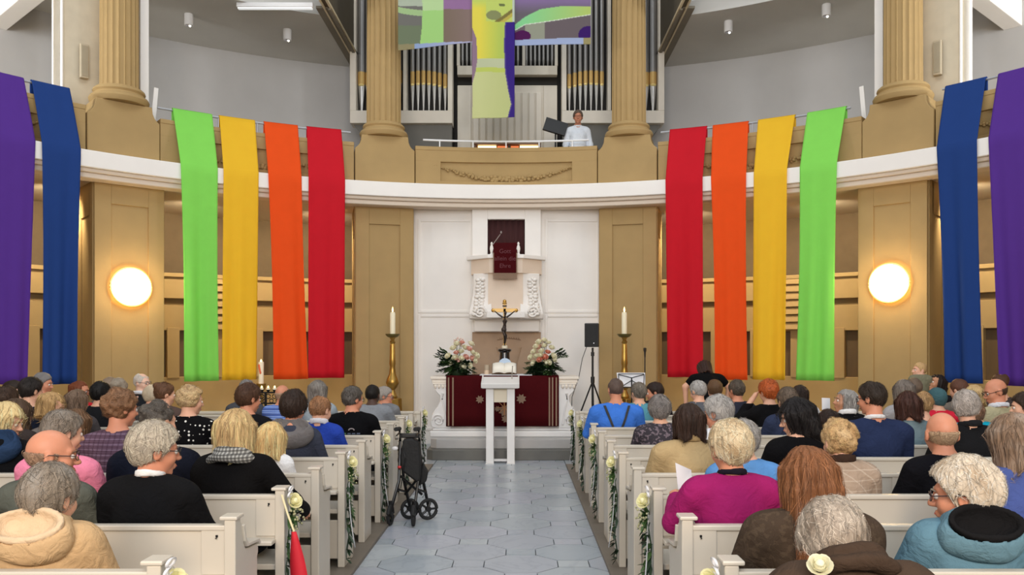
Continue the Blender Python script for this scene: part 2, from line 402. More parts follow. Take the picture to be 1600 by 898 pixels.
# slim column loudspeakers on the piers, leaning boards beside the columns
for s, lb in ((-1, 'slim beige line loudspeaker on the pier above the blue banner of the candle rack side'), (1, 'slim beige line loudspeaker on the pier above the blue banner of the toddler side')):
    t = thing('line_loudspeaker', lb, 'loudspeaker', pol(9.10, -45.0 if s < 0 else 46.3, 5.85), -math.radians(s*45.2))
    m = mat('speaker_beige', (186,172,146), .6)
    mb = MB(); mb.box(-.06,.06,-.07,0,0,.52); mb.build('case', m, t, bevel=.01)
    mb = MB(); mb.box(-.045,.045,-.078,-.068,.03,.49); mb.build('grille', mat('speaker_grille_beige', (168,156,132), .8, bump=.5, bscale=300), t)
    mb = MB(); mb.box(-.03,.03,0,.035,.2,.3); mb.build('bracket', m, t)
    t = tag(MB().box(-.035,.035,-.012,.012,0,.72).build('white_board', whitew, smooth=False, bevel=.004),
        'narrow white board leaning beside the fluted column ' + ('over the candle rack side lamp' if s < 0 else 'over the toddler side lamp'), 'board')
    t.location = pol(9.22, -38.4 if s < 0 else 39.2, 5.3); t.rotation_euler = (math.radians(-9), math.radians(-s*7), -math.radians(s*38))
    mb = MB(); mb.M = polar(s*38); mb.box(-.6,.6,9.1,9.6,4.4,5.29); S(mb.build('trim_6', ochre, smooth=False))
# wall lamps
for s, lb in ((-1, 'round opal wall lamp glowing on the pilaster of the candle rack side'), (1, 'round opal wall lamp glowing on the pilaster below the toddler side column')):
    t = thing('wall_lamp', lb, 'lamp', pol(8.655, -41.5 if s < 0 else 42.75, 2.67 if s < 0 else 2.72), -math.radians(-41.5 if s < 0 else 42.75), 'round wall lamps')
    def ring(R, r0, y0, y1, n=40):
        mb = MB(); pts = [(R*math.cos(2*math.pi*i/n), y0, R*math.sin(2*math.pi*i/n)) for i in range(n)]; mb.tube(pts, r0, 8, closed=True); return mb
    mb = MB(); mb.cyl((0,0,0), (0,-.05,0), .28, .28, 40); mb.build('back_plate', mat('lamp_plate', (236,214,160), .4, var=0), t)
    ring(.30, .010, -.045, 0).build('rim', mat('lamp_rim', (226,196,130), .3, metal=.5, var=0), t)
    mb = MB(); mb.sphere((0,-.05,0), (.285,.15,.285), 32, 16); mb.build('glass', glassm, t)
    l = bpy.data.lights.new('lamp_bulb', 'POINT'); l.energy = 22; l.color = (1,.82,.54); l.shadow_soft_size = .12
    o = bpy.data.objects.new('lamp_bulb', l); COL.objects.link(o); o.parent = t; o.location = (0,-.34,0)
# lamps added to brighten the bays under the gallery, unseen behind the banners
for px, lb in ((95,'blue banner beside the purple one, candle rack side'),(311,'light green banner, candle rack side'),(509,'red banner beside the first candlestick'),(1070,'red banner over the bent woman'),(1280,'light green banner, toddler side'),(1496,'blue banner, toddler side')):
    a = on_cyl(px, 9.3)[2]
    t = thing('added_fill_lamp', 'added fill lamp hidden behind the '+lb, 'lamp', pol(9.3, a, 4.24), 0, 'added fill lamps under the gallery')
    mb = MB(); mb.cyl((0,0,0), (0,0,-.05), .12, .11, 20); mb.build('housing', whitep, t)
    mb = MB(); mb.sphere((0,0,-.05), (.09,.09,.04), 16, 8); mb.build('glass', mat('added_fill_glass', (255,226,170), .4, var=0, emit=3, ecol=(255,206,130)), t)
    l = bpy.data.lights.new('added_fill_bulb', 'SPOT'); l.energy = 170; l.color = (1,.84,.58); l.shadow_soft_size = .09; l.spot_size = math.radians(150); l.spot_blend = .8
    o = bpy.data.objects.new('added_fill_bulb', l); COL.objects.link(o); o.parent = t; o.location = (0,0,-.12); o.rotation_euler = (pol(1,a,0)-Vector((0,CY,0))+Vector((0,0,-.9))).to_track_quat('-Z','Y').to_euler()
# downlights on the gallery ceiling
for px, py, lb in ((295,22,'small white cylinder downlight on the ceiling beside the fluted column, candle rack side'), (449,46,'small white cylinder downlight nearest the organ above the orange banner'),
                   (1138,33,'small white cylinder downlight nearest the organ on the organist side'), (1291,7,'small white cylinder downlight above the light green banner of the toddler side')):
    Y = (ZC-CAMZ)*F/(VY-py); p = W(px, py, Y)
    t = thing('downlight', lb, 'light', (p.x, p.y, ZC), 0)
    mb = MB(); mb.cyl((0,0,0), (0,0,-.2), .075, .075, 18); mb.build('housing', whitep, t, bevel=.006)
    mb = MB(); mb.cyl((0,0,-.196), (0,0,-.205), .06, .05, 18); mb.build('reflector', chrome, t)
    mb = MB(); mb.sphere((.02,0,-.205), .022, 8, 6); mb.build('bulb', mat('bulb_glow', (255,250,235), .4, emit=3, var=0), t)
p0 = W(398, 4, 14.05); p1 = W(490, 12, 14.3)
t = thing('tube_light', 'long white tube light on the gallery ceiling between the orange banner and the organ', 'light', (p0.x, 14.05, ZC), 0)
mb = MB(); mb.box(-.3, 1.0, -.05, .05, -.08, 0); mb.build('housing', whitep, t, bevel=.01); mb = MB(); mb.box(-.28, .98, -.035, .035, -.1, -.075); mb.build('diffuser', mat('tube_glow', (240,244,245), .4, emit=.5, var=0), t)
# gallery rails
def rail(a0, a1, R, z, lb, m):
    t = thing('gallery_rail', lb, 'rail', pol(R, (a0+a1)/2, 5.33), 0); q = Vector(t.location); n = 24
    mb = MB(); mb.tube([pol(R, a0+(a1-a0)*i/n, z)-q for i in range(n+1)], .018, 8); mb.build('handrail', m, t)
    for i in range(5):
        a = a0+(a1-a0)*(i+.5)/5; mb = MB(); mb.cyl(pol(R, a, 5.32)-q, pol(R, a, z)-q, .012, .012, 8); mb.build('post', m, t)
rm = mat('rail_steel', (196,198,202), .3, metal=.6, var=0)
rail(-9.8, 9.8, RP+.12, 5.47, 'white rod rail on the parapet in front of the organist', mat('rail_white', (240,240,240), .3, var=0))
rail(-38.8, -18.2, RR, ZR, 'thin rail carrying the light green, yellow, orange and red banners near the candle rack', rm)
rail(18.2, 38.8, RR, ZR, 'thin rail carrying the red, orange, yellow and light green banners near the music stand', rm)
rail(-68, -47.6, RR, ZR, 'thin rail carrying the blue and purple banners on the candle rack side', rm)
rail(47.6, 68, RR, ZR, 'thin rail carrying the blue and purple banners on the toddler side', rm)
# ------------------------------------------------------------------ banners
BC = {'purple': (98,58,160), 'blue': (38,72,142), 'green': (152,236,104), 'yellow': (255,206,52), 'orange': (250,92,30), 'red': (218,30,46)}
BAN = [('purple', (-22,36), (-20,55), (-22,41), 600, 'purple banner beside the blue one, at the edge of the candle rack side'),
 ('blue', (48,108), (65,126), (64,116), 600, 'dark blue banner on the candle rack side, next to the lamp pilaster'),
 ('green', (269,331), (282,340), (286,341), 595, 'light green banner next to the wall lamp, candle rack side'),
 ('yellow', (342,398), (349,404), (345,401), 593, 'yellow banner above the gallery side with the candle rack'),
 ('orange', (412,465), (419,471), (428,481), 592, 'orange banner between yellow and red, above the bald man in the striped shirt'),
 ('red', (479,533), (482,539), (481,537), 590, 'red banner beside the pilaster with the tall candlestick and the grey jacketed man'),
 ('red', (1047,1105), (1040,1098), (1044,1100), 589, 'red banner behind the bent woman in black'),
 ('orange', (1114,1170), (1111,1166), (1119,1168), 593, 'orange banner touching the head of the bent woman in black'),
 ('yellow', (1185,1243), (1178,1230), (1176,1228), 593, 'yellow banner above the red haired person in black'),
 ('green', (1262,1323), (1250,1308), (1244,1304), 594, 'light green banner next to the wall lamp, above the man in the navy suit'),
 ('blue', (1478,1542), (1464,1527), (1478,1538), 598, 'dark blue banner beside the toddler side lamp pilaster, behind the dark haired woman looking up'),
 ('purple', (1561,1640), (1545,1615), (1565,1628), 603, 'purple banner beside the blue one, behind the balding man in khaki')]
for bi, (c, tp, fd, bt, yb, lb) in enumerate(BAN):
    m = mat('banner_'+c, BC[c], .8, var=.025, scale=6, bump=.05, bscale=150, transl=.28, spec=.2)
    aT = [on_cyl(x, RR)[2] for x in tp]; aF = [on_cyl(x, RL-.02)[2] for x in fd]; aB = [on_cyl(x, RL-.02)[2] for x in bt]
    Yb = on_cyl(sum(bt)/2, RL)[1]; zb = CAMZ-(yb-VY)/F*Yb
    nu, rows = 22, []
    ph = bi*1.7
    def row(R, z, a0, a1, w):
        out = []
        for j in range(nu+1):
            u = j/nu; d = w*(math.sin(u*9+ph)*.5+math.sin(u*15+2*ph)*.35+math.sin(u*5.5+ph*3)*.5)
            out.append(pol(R-.02*w/.04+d, a0+(a1-a0)*u, z))
        return out
    rows.append(row(RR+.035, 5.20, aT[0], aT[1], 0)); rows.append(row(RR+.035, 5.44, aT[0], aT[1], 0))
    rows.append(row(RR+.03, ZR+.025, aT[0], aT[1], 0)); rows.append(row(RR, ZR+.04, aT[0], aT[1], 0)); rows.append(row(RR-.03, ZR+.02, aT[0], aT[1], 0))
    for i in range(1, 9):
        t_ = i/9; rows.append(row(RR-.03+(RL-.012-RR+.03)*t_, ZR+.02+(ZL+.03-ZR-.02)*t_+0*t_, aT[0]+(aF[0]-aT[0])*t_, aT[1]+(aF[1]-aT[1])*t_, .004*math.sin(math.pi*t_)))
    rows.append(row(RL-.012, ZL+.016, aF[0], aF[1], 0)); rows.append(row(RL-.03, ZL-.01, aF[0], aF[1], 0))
    n = 26; cur = {4: (.35,.0), 3: (.12,.0)}.get(bi, (0,0))
    for i in range(1, n+1):
        t_ = i/n; e = t_**1.3; pin = math.sin(math.pi*min(1, t_*1.02))*.12
        w0, w1 = aF[0]+(aB[0]-aF[0])*t_, aF[1]+(aB[1]-aF[1])*t_
        if c in ('orange', 'blue', 'green'): w0 += (w1-w0)*.07*pin*8*.5; w1 -= (w1-w0)*.05*pin*8*.5
        rows.append(row(RL-.03, ZL-.01+(zb-ZL+.01)*t_, w0, w1, .006+.055*e))
    mb = MB(); mb.sheet(rows)
    q = pol(RL, (aB[0]+aB[1])/2, zb); mb.v = [tuple(Vector(p)-q) for p in mb.v]
    o = mb.build('banner', m, ang=80, solid=.004); o.location = q; tag(o, lb, 'banner', 'rainbow banners hung from the gallery')
# ================================================================== organ
YO = 16.3
org = thing('pipe_organ', 'pipe organ with dark tin pipes in a grey white case above the gallery', 'organ', (0, YO, 4.45))
def ob(name, m, fn, par=org, **k):
    mb = MB(); fn(mb); mb.v = [(x, y-YO, z-4.45) for x, y, z in mb.v]; return mb.build(name, m, par, **k)
TOP = 9.8
for s in (-1, 1):
    X = lambda a, b: sorted((s*a, s*b))
    ob('tower_back', organd, lambda b: b.box(*X(1.12, 3.0), YO+.28, YO+.34, 6.2, TOP), smooth=False)
    ob('tower_sill', organw, lambda b: b.box(*X(1.08, 3.10), YO-.03, YO+.34, 6.17, 6.42), smooth=False, bevel=.008)
    for a, b_ in ((1.08, 1.17), (1.985, 2.05), (2.98, 3.10)):
        ob('tower_stile', organw, lambda b: b.box(*X(a, b_), YO-.03, YO+.32, 6.42, TOP), smooth=False, bevel=.006)
    ob('tower_base', organg, lambda b: b.prism([(s*1.1, 6.17), (s*3.05, 6.17), (s*2.55, 5.5), (s*2.55, 4.45), (s*1.1, 4.45)], 'y', YO+.1, YO+.7), smooth=False)
    xs = [1.235+.108*i for i in range(7)]+[2.15+.135*i for i in range(3)]+[2.565, 2.75, 2.90]
    for i, x in enumerate(xs):
        r = .044 if x < 2 else (.056 if x < 2.5 else .075)
        mo = 6.88+.05*math.sin(i*.45)+(.05*(x-1.2) if x < 2 else .08)
        cx, cy = s*x, YO+.14
        ob('pipe', pipem, lambda b: (b.cyl((cx,cy,mo+.30), (cx,cy,TOP-.02), r, r, 12)))
        ob('pipe_mouth', pipeg, lambda b: (b.cyl((cx,cy,mo+.05), (cx,cy,mo+.30), r*1.01, r*1.01, 12)))
        ob('pipe_lip', mat('pipe_lip', (250,226,150), .3, metal=.2, var=0), lambda b: b.sphere((cx,cy-r*.6,mo+.035), (r*.8,r*.6,.03), 10, 6))
        ob('pipe_foot', mat('pipe_foot', (196,194,190), .35, metal=.6, var=.05), lambda b: b.cyl((cx,cy,6.42), (cx,cy,mo+.05), r*.28, r*.98, 12))
# middle field: small pipes over a slatted panel
ob('middle_case', organd, lambda b: b.box(-1.08, 1.08, YO+.42, YO+.5, 4.45, TOP), smooth=False)
ob('middle_sill', organw, lambda b: (b.box(-1.0, 1.0, YO+.2, YO+.42, 7.2, 7.38)), smooth=False, bevel=.006)
for x in (-.98, -.33, .33, .98):
    ob('middle_stile', organw, lambda b: b.box(x-.03, x+.03, YO+.2, YO+.42, 7.38, TOP), smooth=False, bevel=.005)
ob('middle_board', organd, lambda b: b.box(-1.0, 1.0, YO+.36, YO+.42, 7.05, 7.2), smooth=False)
for i in range(22):
    x = -.90+i*.0857
    if min(abs(x-.33), abs(x+.33)) < .05: continue
    ob('small_pipe', pipem, lambda b: (b.cyl((x,YO+.32,7.38), (x,YO+.32,7.52), .01, .028, 10), b.cyl((x,YO+.32,7.52), (x,YO+.32,8.3+.3*abs(math.sin(i*.6))), .03, .03, 10)))
ob('front_panel', organw, lambda b: (b.box(-1.0, 1.0, YO+.3, YO+.42, 4.45, 7.02)), smooth=False, bevel=.006)
for i in range(10):
    x = -.63+i*.14
    ob('panel_slat', organw, lambda b: b.box(x-.055, x+.055, YO+.255, YO+.3, 5.72, 6.86), smooth=False, bevel=.012)
for s in (-1, 1):
    x0, x1 = sorted((s*.73, s*1.0)); ob('panel_stile', organw, lambda b: b.box(x0, x1, YO+.25, YO+.3, 5.3, 7.0), smooth=False, bevel=.008)
ob('panel_rail', organw, lambda b: b.box(-.73, .73, YO+.25, YO+.3, 5.3, 5.70), smooth=False, bevel=.008)
# console with warm lamps under its music shelf
con = thing('organ_console', 'organ console with lit warm lamps, just behind the parapet rod rail', 'console', (.0, 15.35, 4.45))
walnut = mat('console_walnut', (96,62,38), .45, var=.1, scale=5, stretch=(1,1,6))
mb = MB(); mb.box(-.58,.62,0,.55,0,.96); mb.build('case', walnut, con, smooth=False, bevel=.01)
mb = MB(); mb.box(-.6,.64,-.06,.5,1.06,1.09); mb.box(-.6,-.56,0,.5,.95,1.07); mb.box(.6,.64,0,.5,.95,1.07); mb.build('shelf', walnut, con, smooth=False, bevel=.006)
for x in (-.36, .42):
    mb = MB(); mb.box(x-.17, x+.17, .02, .06, .955, 1.05); mb.build('lamp', mat('console_lamp', (255,214,150), .4, var=0, emit=4, ecol=(255,214,150)), con)
mb = MB(); mb.box(-.17,.23,.03,.06,.955,1.05); mb.build('lit_panel', mat('console_orange', (236,128,72), .5, var=.03, emit=.6, ecol=(236,120,60)), con)
mb = MB(); mb.box(.02,.08,.0,.04,.955,1.05); mb.build('divider', darkb, con)
mb = MB(); mb.box(-.55,-.35,.1,.3,1.09,1.12); mb.build('hymn_book', mat('book_olive', (150,140,110), .7), con)
# music stand on the gallery
t = thing('music_stand', 'black music stand with a tilted desk next to the organist', 'music stand', W(868, 222, 15.15)+Vector((0,0,0)))
t.location.z = 4.45; zt = (W(868,198,15.15).z-4.45)
mb = MB(); mb.M = Matrix.Translation((0,0,zt)) @ Matrix.Rotation(math.radians(17), 4, 'Y') @ Matrix.Rotation(math.radians(-14), 4, 'X'); mb.box(-.21,.21,-.01,.01,-.135,.135); mb.box(-.21,.21,-.06,-.01,-.15,-.135); mb.build('desk', black, t, smooth=False, bevel=.004)
mb = MB(); mb.cyl((0,.02,0), (0,.02,zt), .02, .014, 10); mb.build('pole', blackm, t)
for k in range(3):
    a = k*2.094; mb = MB(); mb.tube([(0,.02,.2),(.28*math.cos(a),.02+.28*math.sin(a),.012)], .011, 8); mb.build('leg', blackm, t)

# ------------------------------------------------------------------ hanging cross of printed cloth
def cross_col(px, py):
    zx, zy = (px-610)/.234, py/.234
    def mixc(a, b, t): t = min(1, max(0, t)); return tuple(a[i]+(b[i]-a[i])*t for i in range(3))
    if 545 <= zx <= 830:       # upright
        if zy < 150 and zx > 640:
            c = (208,222,120)
            d1 = math.hypot((zx-690)/50, (zy-108)/32)
            if d1 < 1: c = (150,155,105)
            cy_ = 180-(zx-690)*.75
            if zx > 665 and abs(zy-cy_) < 26: c = (140,128,70) if zy < cy_ else (205,190,90)
            if math.hypot((zx-745)/22, (zy-38)/10) < 1: c = (120,130,80)
            if math.hypot((zx-580)/16, (zy-8)/12) < 1: c = (110,130,70)
            if zx > 815: c = (205,215,200)
            return c
        xb = np.interp(zy, [0,150,300,480,600,700,760,800], [900,765,758,765,785,806,790,780])
        if zx > xb and zy > 140: return (62,36,140) if (zx-xb) > 8 else (95,80,150)
        xl = np.interp(zy, [0,190,260,400,480,560,800], [540,548,575,582,570,548,546])
        if zx < xl: return (158,130,150)
        if zy < 395: c = mixc((238,226,92), (196,214,104), (zx-600)/140)
        elif zy < 455: c = (206,212,176)
        elif zy < 485: c = (205,216,110)
        else: c = mixc((216,220,160), (208,214,150), (zx-600)/150)
        if zy < 60: c = mixc((206,224,120), c, zy/60)
        return c
    if zx < 545:
        if zy > np.interp(zx, [50,545], [296,276]): return (160,150,112) if zx < 160 else mixc((158,180,216), (196,192,222), (zx-160)/380)
        xg = np.interp(zy, [0,80,200,300], [212,214,208,196])
        if xg < zx < 355: return (200,226,170) if zy < 70 else (178,222,138)
        if zx <= xg:
            yc = 62+24*((zx-50)/150)**.6
            if abs(zy-yc) < 20: return (178,206,150)
            if zy < 40: return (190,200,180)
            return (126,124,118) if zy < 170 else (124,136,108)
        return (164,124,168) if zy < 62 else mixc((138,120,104), (150,128,122), (zx-355)/190)
    if zy > np.interp(zx, [830,1335], [266,250]): return (176,190,222) if zx < 1290 else (170,158,110)
    lo = np.interp(zx, [830,900,1000,1120,1335], [200,160,148,132,95]); hi = np.interp(zx, [830,900,1000,1150,1335], [165,110,62,42,44])
    if hi < zy < lo: return mixc((150,222,160), (196,214,120), (zx-900)/430)
    if abs(zy-lo) < 5: return (235,240,225)
    if zy <= hi: return mixc((150,124,172), (116,108,116), zy/90)
    if math.hypot((zx-880)/58, (zy-240)/38) < 1: return (86,12,88)
    if math.hypot((zx-1325)/70, (zy-235)/62) < 1: return (64,22,112)
    if 900 < zx < 1030 and zy < 265: return (164,166,148)
    return (118,106,110)
crm = mat('cross_print', (255,255,255), .6, var=0, transl=.35, spec=.2)
N, L, p = nodes_of(crm); at = N.new('ShaderNodeAttribute'); at.attribute_name = 'print'; L.new(at.outputs['Color'], p.inputs['Base Color'])
tl = [n for n in N if n.type == 'BSDF_TRANSLUCENT'][0]; L.new(at.outputs['Color'], tl.inputs[0])
YX = 14.25
crs = thing('hanging_cross', 'huge translucent cross of painted cloth in yellow green and violet hanging before the organ', 'banner', W(770, 185, YX))
def panel(name, cor, nx, ny, sag):
    vs, cols = [], []
    for i in range(ny+1):
        for j in range(nx+1):
            u, v = j/nx, i/ny
            px = (cor[0][0]*(1-u)+cor[1][0]*u)*(1-v)+(cor[3][0]*(1-u)+cor[2][0]*u)*v
            py = (cor[0][1]*(1-u)+cor[1][1]*u)*(1-v)+(cor[3][1]*(1-u)+cor[2][1]*u)*v
            cx_ = min(max(px, 611), 939)
            w = W(px, py, YX)-Vector(crs.location); w.y += sag(u, v); vs.append(w); cols.append(lin(cross_col(cx_, max(0, py)))+(1,))
    fs = [(i*(nx+1)+j, i*(nx+1)+j+1, (i+1)*(nx+1)+j+1, (i+1)*(nx+1)+j) for i in range(ny) for j in range(nx)]
    mb = MB(); mb.add(vs, fs); me = mb.mesh(name, ang=80)
    ca = me.color_attributes.new('print', 'FLOAT_COLOR', 'POINT'); ca.data.foreach_set('color', [c for q in cols for c in q])
    link(name, me, crm, crs, solid=.006)
panel('cross_arm', [(622,-6),(738,-8),(738,66),(622,79)], 120, 88, lambda u, v: .01*math.sin(u*7))
panel('cross_arm', [(804,-8),(923,-8),(923,69),(804,71)], 120, 88, lambda u, v: .01*math.sin(u*6+1))
panel('cross_upright', [(737,-60),(804,-60),(804,184),(738,186)], 70, 250, lambda u, v: -.03+.012*math.sin(u*8+v*3))
mb = MB(); q = Vector(crs.location)
for (a, b) in (((622,-7),(923,-7)),): mb.tube([W(*a,YX)-q+Vector((0,.02,0)), W(*b,YX)-q+Vector((0,.02,0))], .012, 8)
mb.build('rod', rm, crs)
mb = MB()
for x in (640, 770, 905): mb.tube([W(x,-7,YX)-q+Vector((0,.02,0)), W(x,-260,YX)-q+Vector((0,.02,0))], .004, 6)
mb.build('wire', rm, crs)

# ================================================================== pulpit over the altar
YPU = YW-.16
pul = thing('pulpit', 'white baroque pulpit with carved scrolls and red cloth set in the altar wall', 'pulpit', (CW, YW, 1.0))
def pb(name, m, fn, **k):
    mb = MB(); fn(mb); mb.v = [(x-CW, y-YW, z-1.0) for x, y, z in mb.v]; return mb.build(name, m, pul, **k)
def PX(px): return (px-811)/86.9+CAMX
def PZ_(py): return 1.72-(py-545)/86.9
x0, x1, n0, n1 = PX(738), PX(845), PX(762), PX(820)
pb('back_frame', whitew, lambda b: (b.box(x0,n0,YPU,YW+.1,2.02,4.3), b.box(n1,x1,YPU,YW+.1,2.02,4.3), b.box(n0,n1,YPU,YW+.1,PZ_(343),4.3), b.box(n0,n1,YPU,YW+.1,2.02,PZ_(404))), smooth=False, bevel=.008)
pb('curtain', mat('niche_curtain', (58,22,22), .9, var=.15, scale=12, stretch=(6,1,.3)), lambda b: b.sheet([[(n0+(n1-n0)*i/30, YPU+.10+.012*math.sin(i*1.3), z) for i in range(31)] for z in (PZ_(404), PZ_(343))]), solid=.004)
# parapet of the pulpit: a drum of three faces with a cornice
YF = YPU-.42
def slab(y0, z0, z1, gx): return lambda b: b.prism([(PX(731)-gx,YPU+.02),(PX(731)-gx,YPU-.14),(PX(764),y0),(PX(818),y0),(PX(851)+gx,YPU-.14),(PX(851)+gx,YPU+.02)], 'z', z0, z1)
pb('cornice', whitew, slab(YF-.04, PZ_(408), PZ_(402), .01), smooth=False, bevel=.01)
cream = mat('cream_stucco', (226,206,186), .7, var=.02)
pb('frieze', cream, lambda b: b.prism([(PX(737),YPU+.02),(PX(737),YPU-.1),(PX(766),YF),(PX(816),YF),(PX(846),YPU-.1),(PX(846),YPU+.02)], 'z', PZ_(430), PZ_(408)), smooth=False)
pb('front_panel', cream, lambda b: b.box(PX(764),PX(817),YF+.06,YPU,PZ_(488),PZ_(428)), smooth=False)
pb('shelf', whitew, lambda b: (b.box(PX(762),PX(820),YF-.05,YPU,PZ_(498),PZ_(488)), b.box(PX(742),PX(842),YPU-.16,YPU,PZ_(518),PZ_(496))), smooth=False, bevel=.01)
for s, xa, xb in ((-1, 737, 770), (1, 812, 847)):     # carved scroll consoles
    prof = [(YPU,PZ_(430)),(YF+.06,PZ_(430)),(YF+.10,PZ_(445)),(YF+.13,PZ_(462)),(YF+.08,PZ_(474)),(YF-.02,PZ_(484)),(YF-.06,PZ_(492)),(YF-.02,PZ_(499)),(YF+.08,PZ_(500)),(YPU,PZ_(490))]
    def con_(b):
        vs = []; n = len(prof)
        for q in (0, 1):
            for y, z in prof:
                t_ = min(1, max(0, (PZ_(440)-z)/(PZ_(440)-PZ_(490)))); e = .02*t_+.05*t_*t_
                xi, xo = (PX(770), PX(741)-e) if s < 0 else (PX(812), PX(842)+e)
                xi += s*(.06-.05*t_)*.4
                vs.append((xi if q == 0 else xo, y+(.1 if q else 0), z))
        b.add(vs, [tuple(range(n)), tuple(range(2*n-1,n-1,-1))]+[(i,i+n,(i+1)%n+n,(i+1)%n) for i in range(n)])
    pb('console', whitew, con_, bevel=.012, ang=50)
    def lf(b):
        for i in range(11):
            u = i/10; z = PZ_(440+52*u); xm = (PX(752)-.04*u*u) if s < 0 else (PX(831)+.04*u*u)
            y = np.interp(z, [p_[1] for p_ in prof[1:7]][::-1], [p_[0] for p_ in prof[1:7]][::-1])+.03
            for k in (-1, 1): b.sphere((xm+k*.045*(.7+.5*u)+random.uniform(-.01,.01), y, z+random.uniform(-.01,.01)), (.05,.045,.032), 8, 6)
            b.sphere((xm, y-.015, z+.02), (.025,.035,.028), 8, 6)
    pb('acanthus', whitew, lf, ang=70)
    def vol(b):
        c = Vector((PX(752 if s < 0 else 832), YF-.03, PZ_(490))); b.tube([c+Vector((.0,-.02-.012*0,0))+Vector((r*math.cos(a),0,r*math.sin(a))) for a, r in [(i*.5, .11*(1-i/26)) for i in range(24)]], .018, 7)
    pb('volute', whitew, vol)
for px in (769.5, 810): pb('newel', whitew, lambda b: b.lathe([(.03,0),(.035,.02),(.02,.05),(.034,.12),(.028,.16),(.015,.19),(.022,.21),(.01,.24)], (PX(px), YF+.02, PZ_(404)), 14))
YCL = YF-.055
pb('cloth', darkred, lambda b: b.sheet([[(PX(772), YF+.16, PZ_(383)),(PX(808), YF+.16, PZ_(383))],[(PX(772), YCL, PZ_(400)),(PX(808), YCL, PZ_(400))],[(PX(772), YCL, PZ_(431)),(PX(808), YCL, PZ_(431))]]), smooth=False, solid=.012)
pb('cloth_fringe', goldth, lambda b: [b.box(PX(772)+.0+i*.0104, PX(772)+.008+i*.0104, YCL-.008, YCL+.006, PZ_(439.5)-random.uniform(0,.01), PZ_(430.5)) for i in range(40)], smooth=False)
pb('cloth_border', goldth, lambda b: (b.box(PX(772)-.004, PX(772)+.014, YCL-.009, YCL-.004, PZ_(431), PZ_(400)), b.box(PX(808)-.014, PX(808)+.004, YCL-.009, YCL-.004, PZ_(431), PZ_(400))), smooth=False)
def text(body, loc, size, m, parent, ext=.002, align='CENTER', name='lettering', rot=(math.pi/2,0,0)):
    c = bpy.data.curves.new(name, 'FONT'); c.body = body; c.size = size; c.extrude = ext; c.align_x = align; c.align_y = 'CENTER'
    tmp = bpy.data.objects.new('t', c); COL.objects.link(tmp); me = bpy.data.meshes.new_from_object(tmp.evaluated_get(bpy.context.evaluated_depsgraph_get())); bpy.data.objects.remove(tmp)
    o = bpy.data.objects.new(name, me); COL.objects.link(o); o.data.materials.clear(); o.data.materials.append(m); o.rotation_euler = rot; o.location = loc; o.parent = parent; return o
letm = mat('faded_red_lettering', (104,50,56), .8, var=.1)
for body, py in (('Gott', 398), ('allein die', 409), ('Ehre', 420)):
    text(body, (PX(790)-CW, YCL-.008-YW, PZ_(py)-1.0), .105, letm, pul)
pb('microphone', mat('mic_grey', (160,150,145), .4, metal=.3), lambda b: (b.tube([(PX(771),YF-.02,PZ_(388)),(PX(774),YF-.03,PZ_(384)),(PX(783),YF-.06,PZ_(372))], .008, 8), b.sphere((PX(784),YF-.06,PZ_(369.5)), (.014,.014,.025), 8, 6)))
# brown relief panel under the shelf
rel = thing('relief_panel', 'brown stone relief panel with a carved chalice behind the crucifix', 'relief', (CW, YW, 1.0))
stb = mat('brown_stone', (178,150,124), .75, var=.06, scale=5, bump=.1)
mb = MB(); mb.box(PX(738)-CW, PX(845)-CW, -.13, -.025, -.9, PZ_(518)-1.0); mb.build('slab', stb, rel, smooth=False, bevel=.006)
mb = MB(); mb.M = Matrix.Translation((0,-.12,0)) @ Matrix.Diagonal((1,.3,1,1)); mb.lathe([(.10,0),(.12,.03),(.14,.10),(.17,.25),(.22,.42),(.235,.47),(.2,.46)], (0,0,.28), 28); mb.build('chalice_relief', stb, rel)
mb = MB()
for i in range(9): mb.tube([(-.17+.042*i, -.135, PZ_(526+1.2*abs(i-4)*.4)-1.0), (-.15+.042*i, -.135, PZ_(530)-1.0)], .007, 6)
mb.tube([(-.21,-.133,PZ_(531)-1.0),(0,-.133,PZ_(528)-1.0),(.21,-.133,PZ_(531)-1.0)], .008, 6); mb.build('carved_scroll', mat('brown_stone_dark', (140,112,90), .8), rel)

# ================================================================== chancel steps, altar
mb = MB()
def arcstep(d, r, z0, z1): mb.prism([(-r, 14.6), (-r, d+.12), (-r+.1, d+.03), (0.0, d), (r-.1, d+.03), (r, d+.12), (r, 14.6)], 'z', z0, z1)
arcstep(12.72, 1.20, 0, .16); S(mb.build('step_1', mat('dark_step_stone', (98,97,92), .45, var=.12, scale=4), smooth=False, bevel=.008))
mb = MB(); arcstep(12.90, 1.16, .16, .31); S(mb.build('step_2', mat('grey_marble', (176,174,172), .35, var=.08, scale=3), smooth=False, bevel=.01))
ALX, AY = .005, 13.25
alt = thing('altar', 'white marble altar with scrolled ends under a dark red cloth', 'altar', (ALX, AY, .31))
def ab(name, m, fn, **k):
    mb = MB(); fn(mb); return mb.build(name, m, alt, **k)
ab('base', whitep, lambda b: (b.box(-1.20,1.20,-.06,.78,0,.10), b.box(-1.16,1.16,-.03,.76,.10,.14)), smooth=False, bevel=.02)
ab('body', whitep, lambda b: b.box(-.98,.98,.03,.7,.14,.87), smooth=False)
ab('top', mat('cream_marble', (232,222,208), .4, var=.03), lambda b: (b.box(-1.19,1.19,-.04,.74,.925,.97), b.box(-1.17,1.17,-.02,.72,.87,.925)), smooth=False, bevel=.008)
cm_ = MATS['cream_marble']
